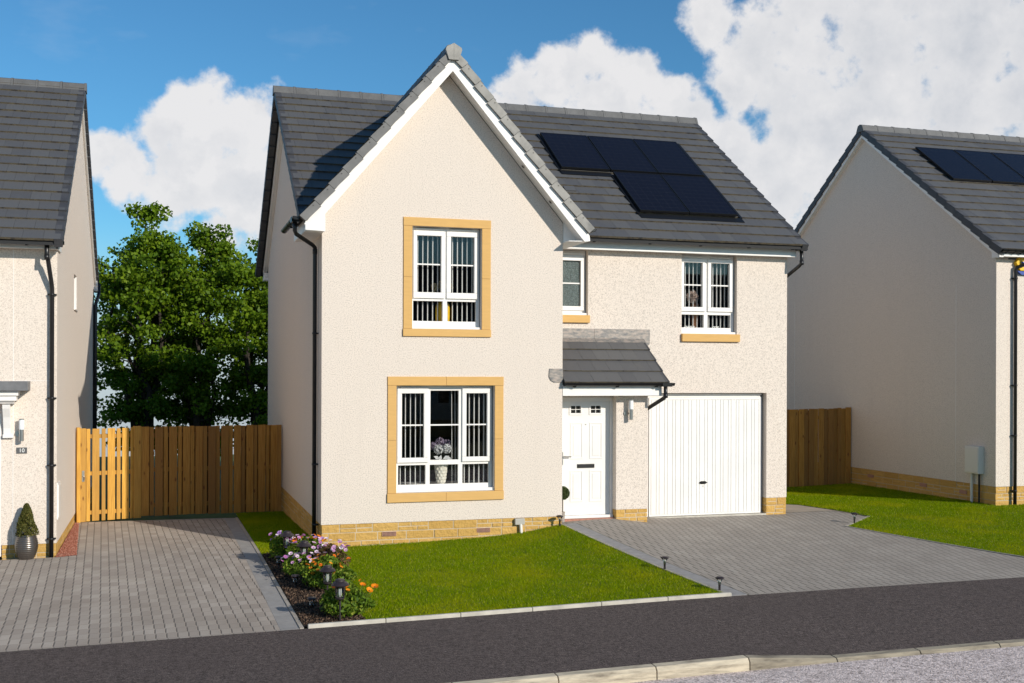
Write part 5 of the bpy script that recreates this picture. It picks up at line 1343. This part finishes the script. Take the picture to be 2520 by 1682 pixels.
# ------------------------------------------------------------------ planters
def sprig_cloud(pts, out, size, mat, name, parent, bias=.35, aspect=.5):
    v, f = leaf_mesh(pts, size, out, bias, aspect=aspect)
    return np_mesh(name, v, f, mat, parent, np.clip(rng.beta(2, 2.2, len(pts)), 0, 1))
px_, py_, pz_ = -4.415, .80, h1(-4.415, .80)
o = thing('potted_conifer', (px_, py_, pz_), 'small cone shaped conifer in a ribbed metallic pot by the left house', 'potted plant')
prof = []
for k in range(50):
    t = k / 49; r = .095 + .062 * math.sin(math.pi * min(1, t * .92 + .03)) ** .8 + .020 * t
    prof.append((r + (.0035 if k % 4 < 2 else -.001), t * .375))
m = MB(); m.lathe(prof + [(prof[-1][0] - .012, .378), (prof[-1][0] - .02, .34)], (px_, py_, pz_), 32); m.build('pot', M['planter'], o, smooth=True)
n = 5200; t = rng.random(n) ** .75; a = rng.uniform(0, 2 * np.pi, n); rr_ = .155 * (1 - t) ** .72 + .012 + .02 * np.sin(9 * t + 3 * a) * (1 - t); rad = rr_ * rng.uniform(.5, 1.06, n) ** .4
P = np.stack([px_ + rad * np.cos(a), py_ + rad * np.sin(a), pz_ + .36 + t * .49], 1); od = np.stack([np.cos(a), np.sin(a), np.full(n, .5)], 1)
sprig_cloud(P, od, .034, M['conifer'], 'crown', o)
m = MB(); m.tube([(px_, py_, pz_ + .3), (px_, py_, pz_ + .80)], [.015, .004], 8); m.build('stem', M['weedbark'], o)
cx, cy, cz = 4.192, .30, .358
tz = h1(4.3, .3)
o = thing('topiary_ball', (4.19, .30, tz), 'round clipped box ball half hidden by the corner of the gable beside the front door', 'potted plant')
n = 5200; d = rng.normal(size=(n, 3)); d /= np.linalg.norm(d, axis=1)[:, None]; P = np.array([cx, cy, cz]) + d * .112 * rng.uniform(.75, 1.05, (n, 1)); k_ = P[:, 0] > 4.074
sprig_cloud(P[k_], d[k_], .022, M['topiary'], 'crown', o, aspect=.7)
m = MB(); m.tube([(4.192, .30, tz + .10), (4.192, .30, .34)], .010, 8); m.build('stem', M['weedbark'], o)
m = MB(); m.lathe([(.035, 0), (.040, .02), (.048, .16), (.052, .19), (.044, .19), (.04, .17)], (4.185, .30, tz - .02), 20); m.build('pot', M['pot_light'], o)

# ------------------------------------------------------------------ flowering plants in the bed
def flower_heads(name, cs, r, mat, parent, cup=.35, npet=9):
    """small daisies, each head a mesh of its own: a ring of petals round an eye, facing roughly up and out"""
    for c in cs:
        n_ = Vector((rng.normal() * .5, rng.normal() * .5 - .35, 1)).normalized(); u = n_.orthogonal().normalized(); w_ = n_.cross(u); rr = r * rng.uniform(.75, 1.2); c = Vector(c); tt = rng.random()
        m = MB(); tn = []
        for j in range(npet):
            a = 2 * math.pi * j / npet + rng.uniform(-.1, .1); dd = u * math.cos(a) + w_ * math.sin(a); e = n_.cross(dd) * rr * .36
            m.add([c + dd * rr * .15, c + dd * rr * .7 + e + n_ * rr * cup * .6, c + dd * rr + n_ * rr * cup, c + dd * rr * .7 - e + n_ * rr * cup * .6], [(0, 1, 2, 3)]); tn.append(min(1, max(0, tt + rng.uniform(-.25, .25))))
        nv_ = len(m.f); m.lathe([(rr * .22, .0), (rr * .16, rr * .18)], c, 6, 1); tn += [.5] * (len(m.f) - nv_)
        o = m.build(name, [mat, M['floweryolk']], parent, recalc=False)
        at = o.data.attributes.new('tint', 'FLOAT', 'FACE'); at.data.foreach_set('value', tn)
def plant(x, y, rx, ry, hgt, label, leafmat, nleaf, lsize, heads, name='flowering_plant', stems=26):
    """heads: list of (count, radius, material, height range, spread, part name)"""
    z = h1(x, y) + .015; o = thing(name, (x, y, z), label, 'flowering plant', 'flowering plants in the front bed')
    st = MB(); tips = []
    for k in range(stems):
        a = rng.uniform(0, 2 * math.pi); q = math.sqrt(rng.random()); tx_, ty_ = x + rx * q * math.cos(a), y + ry * q * math.sin(a); th = hgt * rng.uniform(.6, 1.0) * (1 - .35 * q * q)
        st.tube([(x + (tx_ - x) * .25, y + (ty_ - y) * .25, z - .02), (x + (tx_ - x) * .7, y + (ty_ - y) * .7, z + th * .55), (tx_, ty_, z + th)], [.005, .004, .0025], 5); tips.append((tx_, ty_, z + th))
    st.build('stems', M['stem'], o)
    n = nleaf; a = rng.uniform(0, 2 * np.pi, n); q = rng.random(n) ** .5; hh = rng.random(n) ** .8
    lim = np.sqrt(np.clip(1 - (hh - .35) ** 2 * 1.5, .1, 1)); lump = 1 + .22 * np.sin(3 * a + 5 * hh) 
    P = np.stack([x + rx * q * lim * lump * np.cos(a), y + ry * q * lim * lump * np.sin(a), z + .02 + hh * hgt * (1 - .3 * q * q) * .93], 1)
    od = np.stack([np.cos(a), np.sin(a), np.full(n, .6)], 1)
    sprig_cloud(P, od, lsize, leafmat, 'leaves', o, .3, .5)
    for cnt, r, mt, (h0, h1_), spr, nm in heads:
        cs = []
        for k in range(cnt):
            a = rng.uniform(0, 2 * math.pi); q = math.sqrt(rng.random()) * spr; cs.append((x + rx * q * math.cos(a), y + ry * q * math.sin(a), z + hgt * rng.uniform(h0, h1_) * (1 - .25 * q * q)))
        flower_heads(nm, cs, r, mt, o)
    return o
plant(-.66, -.55, .20, .26, .44, 'dark leafed plant with a few purple daisies at the back of the bed', M['plantleaf'], 1300, .055, [(9, .032, M['petal_purple'], (.8, 1.05), .9, 'purple_flower'), (12, .032, M['petal_pink'], (.8, 1.1), .9, 'pink_flower')])
plant(-.33, -1.15, .34, .34, .42, 'bushy plant of purple, orange and pink daisies in the middle of the bed', M['plantleaf'], 2300, .055, [(12, .036, M['petal_orange'], (.9, 1.12), .8, 'orange_flower'), (12, .032, M['petal_purple'], (.75, 1.08), .95, 'purple_flower'), (30, .032, M['petal_pink'], (.7, 1.1), 1., 'pink_flower')])
plant(-.52, -1.85, .27, .25, .30, 'low plant covered in pale pink daisies left of the orange flowers', M['plantleaf'], 1300, .05, [(34, .032, M['petal_pink'], (.7, 1.15), 1.05, 'pink_flower')])
plant(-.10, -1.75, .26, .30, .40, 'reddish stemmed plant with pink daisies on the lawn side of the bed', M['plantred'], 1900, .04, [(24, .032, M['petal_pink'], (.85, 1.15), 1., 'pink_flower'), (4, .03, M['petal_orange'], (.7, 1.0), .9, 'orange_flower')])
plant(-.28, -2.75, .33, .36, .42, 'green plant with many small orange flowers between the lanterns', M['plantleaf'], 2900, .06, [(32, .026, M['petal_orange'], (.62, 1.08), 1., 'orange_flower')])
plant(-.30, -4.45, .30, .28, .40, 'green plant with a few orange marigolds at the front of the bed', M['plantleaf'], 2500, .06, [(5, .028, M['petal_orange'], (.85, 1.1), .9, 'orange_flower')])
z_ = h1(-.02, -4.52)
o = thing('marigold', (-.06, -4.5, z_), 'pair of large bright orange marigolds leaning over the lawn edge', 'flower')
flower_heads('marigold_head', [(-.03, -4.55, z_ + .30), (.055, -4.45, z_ + .32), (-.10, -4.5, z_ + .36)], .045, M['petal_orange'], o, .5, 12)
m = MB()
for q in ((-.03, -4.55, .29), (.055, -4.45, .31), (-.10, -4.5, .35)): m.tube([(-.22, -4.45, z_ + .05), (q[0] - .06, q[1], z_ + q[2] * .7), (q[0], q[1], z_ + q[2])], .004, 5)
m.build('stems', M['stem'], o)

# ------------------------------------------------------------------ trees behind the left fence
def tree(x, y, top, rad, label, seed, nleaf=21000, stems=5, base_r=.17):
    r_ = np.random.default_rng(seed); zg = h1(x, y) - .1
    o = thing('broadleaf_tree', (x, y, zg), label, 'tree', 'trees behind the left fence')
    tk = MB(); clumps = []
    hgt = top - zg
    for k in range(stems):
        a = 2 * math.pi * k / stems + r_.uniform(-.4, .4); sp = rad * r_.uniform(.25, .8) if k else .1; th = hgt * r_.uniform(.72, .95) if k else hgt * .97
        pts = []; 
        for j in range(8):
            t = j / 7; pts.append(Vector((x + math.cos(a) * sp * t ** .8 + r_.normal() * .06 * j ** .5, y + math.sin(a) * sp * t ** .8 + r_.normal() * .06 * j ** .5, zg + th * t)))
        b0 = base_r * r_.uniform(.55, 1.)
        tk.tube(pts, [b0 * (1 - .88 * j / 7) for j in range(8)], 8)
        for j in range(1, 8):
            nb = 4 if j > 1 else 2
            for q in range(nb):
                aa = r_.uniform(0, 2 * math.pi); prof_ = math.sin(math.pi * min(1, .16 + .80 * j / 7)) ** .7; L = rad * r_.uniform(.35, .8) * (.35 + .75 * prof_)
                e = pts[j] + Vector((math.cos(aa) * L, math.sin(aa) * L, L * r_.uniform(-.05, .5)))
                e.x = x + max(-rad, min(rad, e.x - x)); e.y = y + max(-rad, min(rad, e.y - y)); e.z = min(e.z, top - .15)
                md = (pts[j] + e) / 2 + Vector((0, 0, .08 * L))
                tk.tube([pts[j], md, e], [max(.008, b0 * .28 * (1 - j / 9)), .012, .005], 5)
                clumps.append((e, r_.uniform(.20, .46))); 
                if r_.random() < .5: clumps.append((md, r_.uniform(.2, .36)))
        clumps.append((pts[-1] - Vector((0, 0, .25)), .42)); clumps.append((pts[-2] + Vector((r_.normal() * .3, r_.normal() * .3, 0)), .55)); clumps.append((pts[-2] + Vector((r_.normal() * .4, r_.normal() * .4, .2)), .5))
    tk.build('trunk', M['bark'], o)
    C = np.array([tuple(c) for c, _ in clumps]); S = np.array([s for _, s in clumps]); w_ = S ** 2.2; idx = r_.choice(len(C), nleaf, p=w_ / w_.sum())
    d = r_.normal(size=(nleaf, 3)); d /= np.linalg.norm(d, axis=1)[:, None]; rr = S[idx] * r_.random(nleaf) ** .42
    P = C[idx] + d * rr[:, None] * np.array([1, 1, .8])
    v, f = leaf_mesh(P, .118, d * .7 + np.array([0, 0, .6]), .45, droop=.5, aspect=.85)
    ct = r_.random(len(C)); tint = np.clip(.30 * ct[idx] + .5 * r_.random(nleaf) + .25 * (P[:, 2] - zg) / hgt - .06, 0, 1)  # leaves paler towards the top: light from above put into the tint
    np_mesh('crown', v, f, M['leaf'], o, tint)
    return o
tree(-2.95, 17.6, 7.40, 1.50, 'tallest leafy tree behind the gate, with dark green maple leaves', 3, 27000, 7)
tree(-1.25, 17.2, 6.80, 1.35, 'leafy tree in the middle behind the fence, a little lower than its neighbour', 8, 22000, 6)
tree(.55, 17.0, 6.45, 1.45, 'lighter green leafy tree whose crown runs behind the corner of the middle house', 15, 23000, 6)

# ------------------------------------------------------------------ the other side of the street (seen in the window panes)
for (x, y, l) in ((9.5, -40., 'cream house across the street, mirrored in the gable windows'), (27., -39., 'cream house across the street, mirrored in the window over the garage')):
    c = copy_tree(rh, (x, y, -.3), l, math.pi)
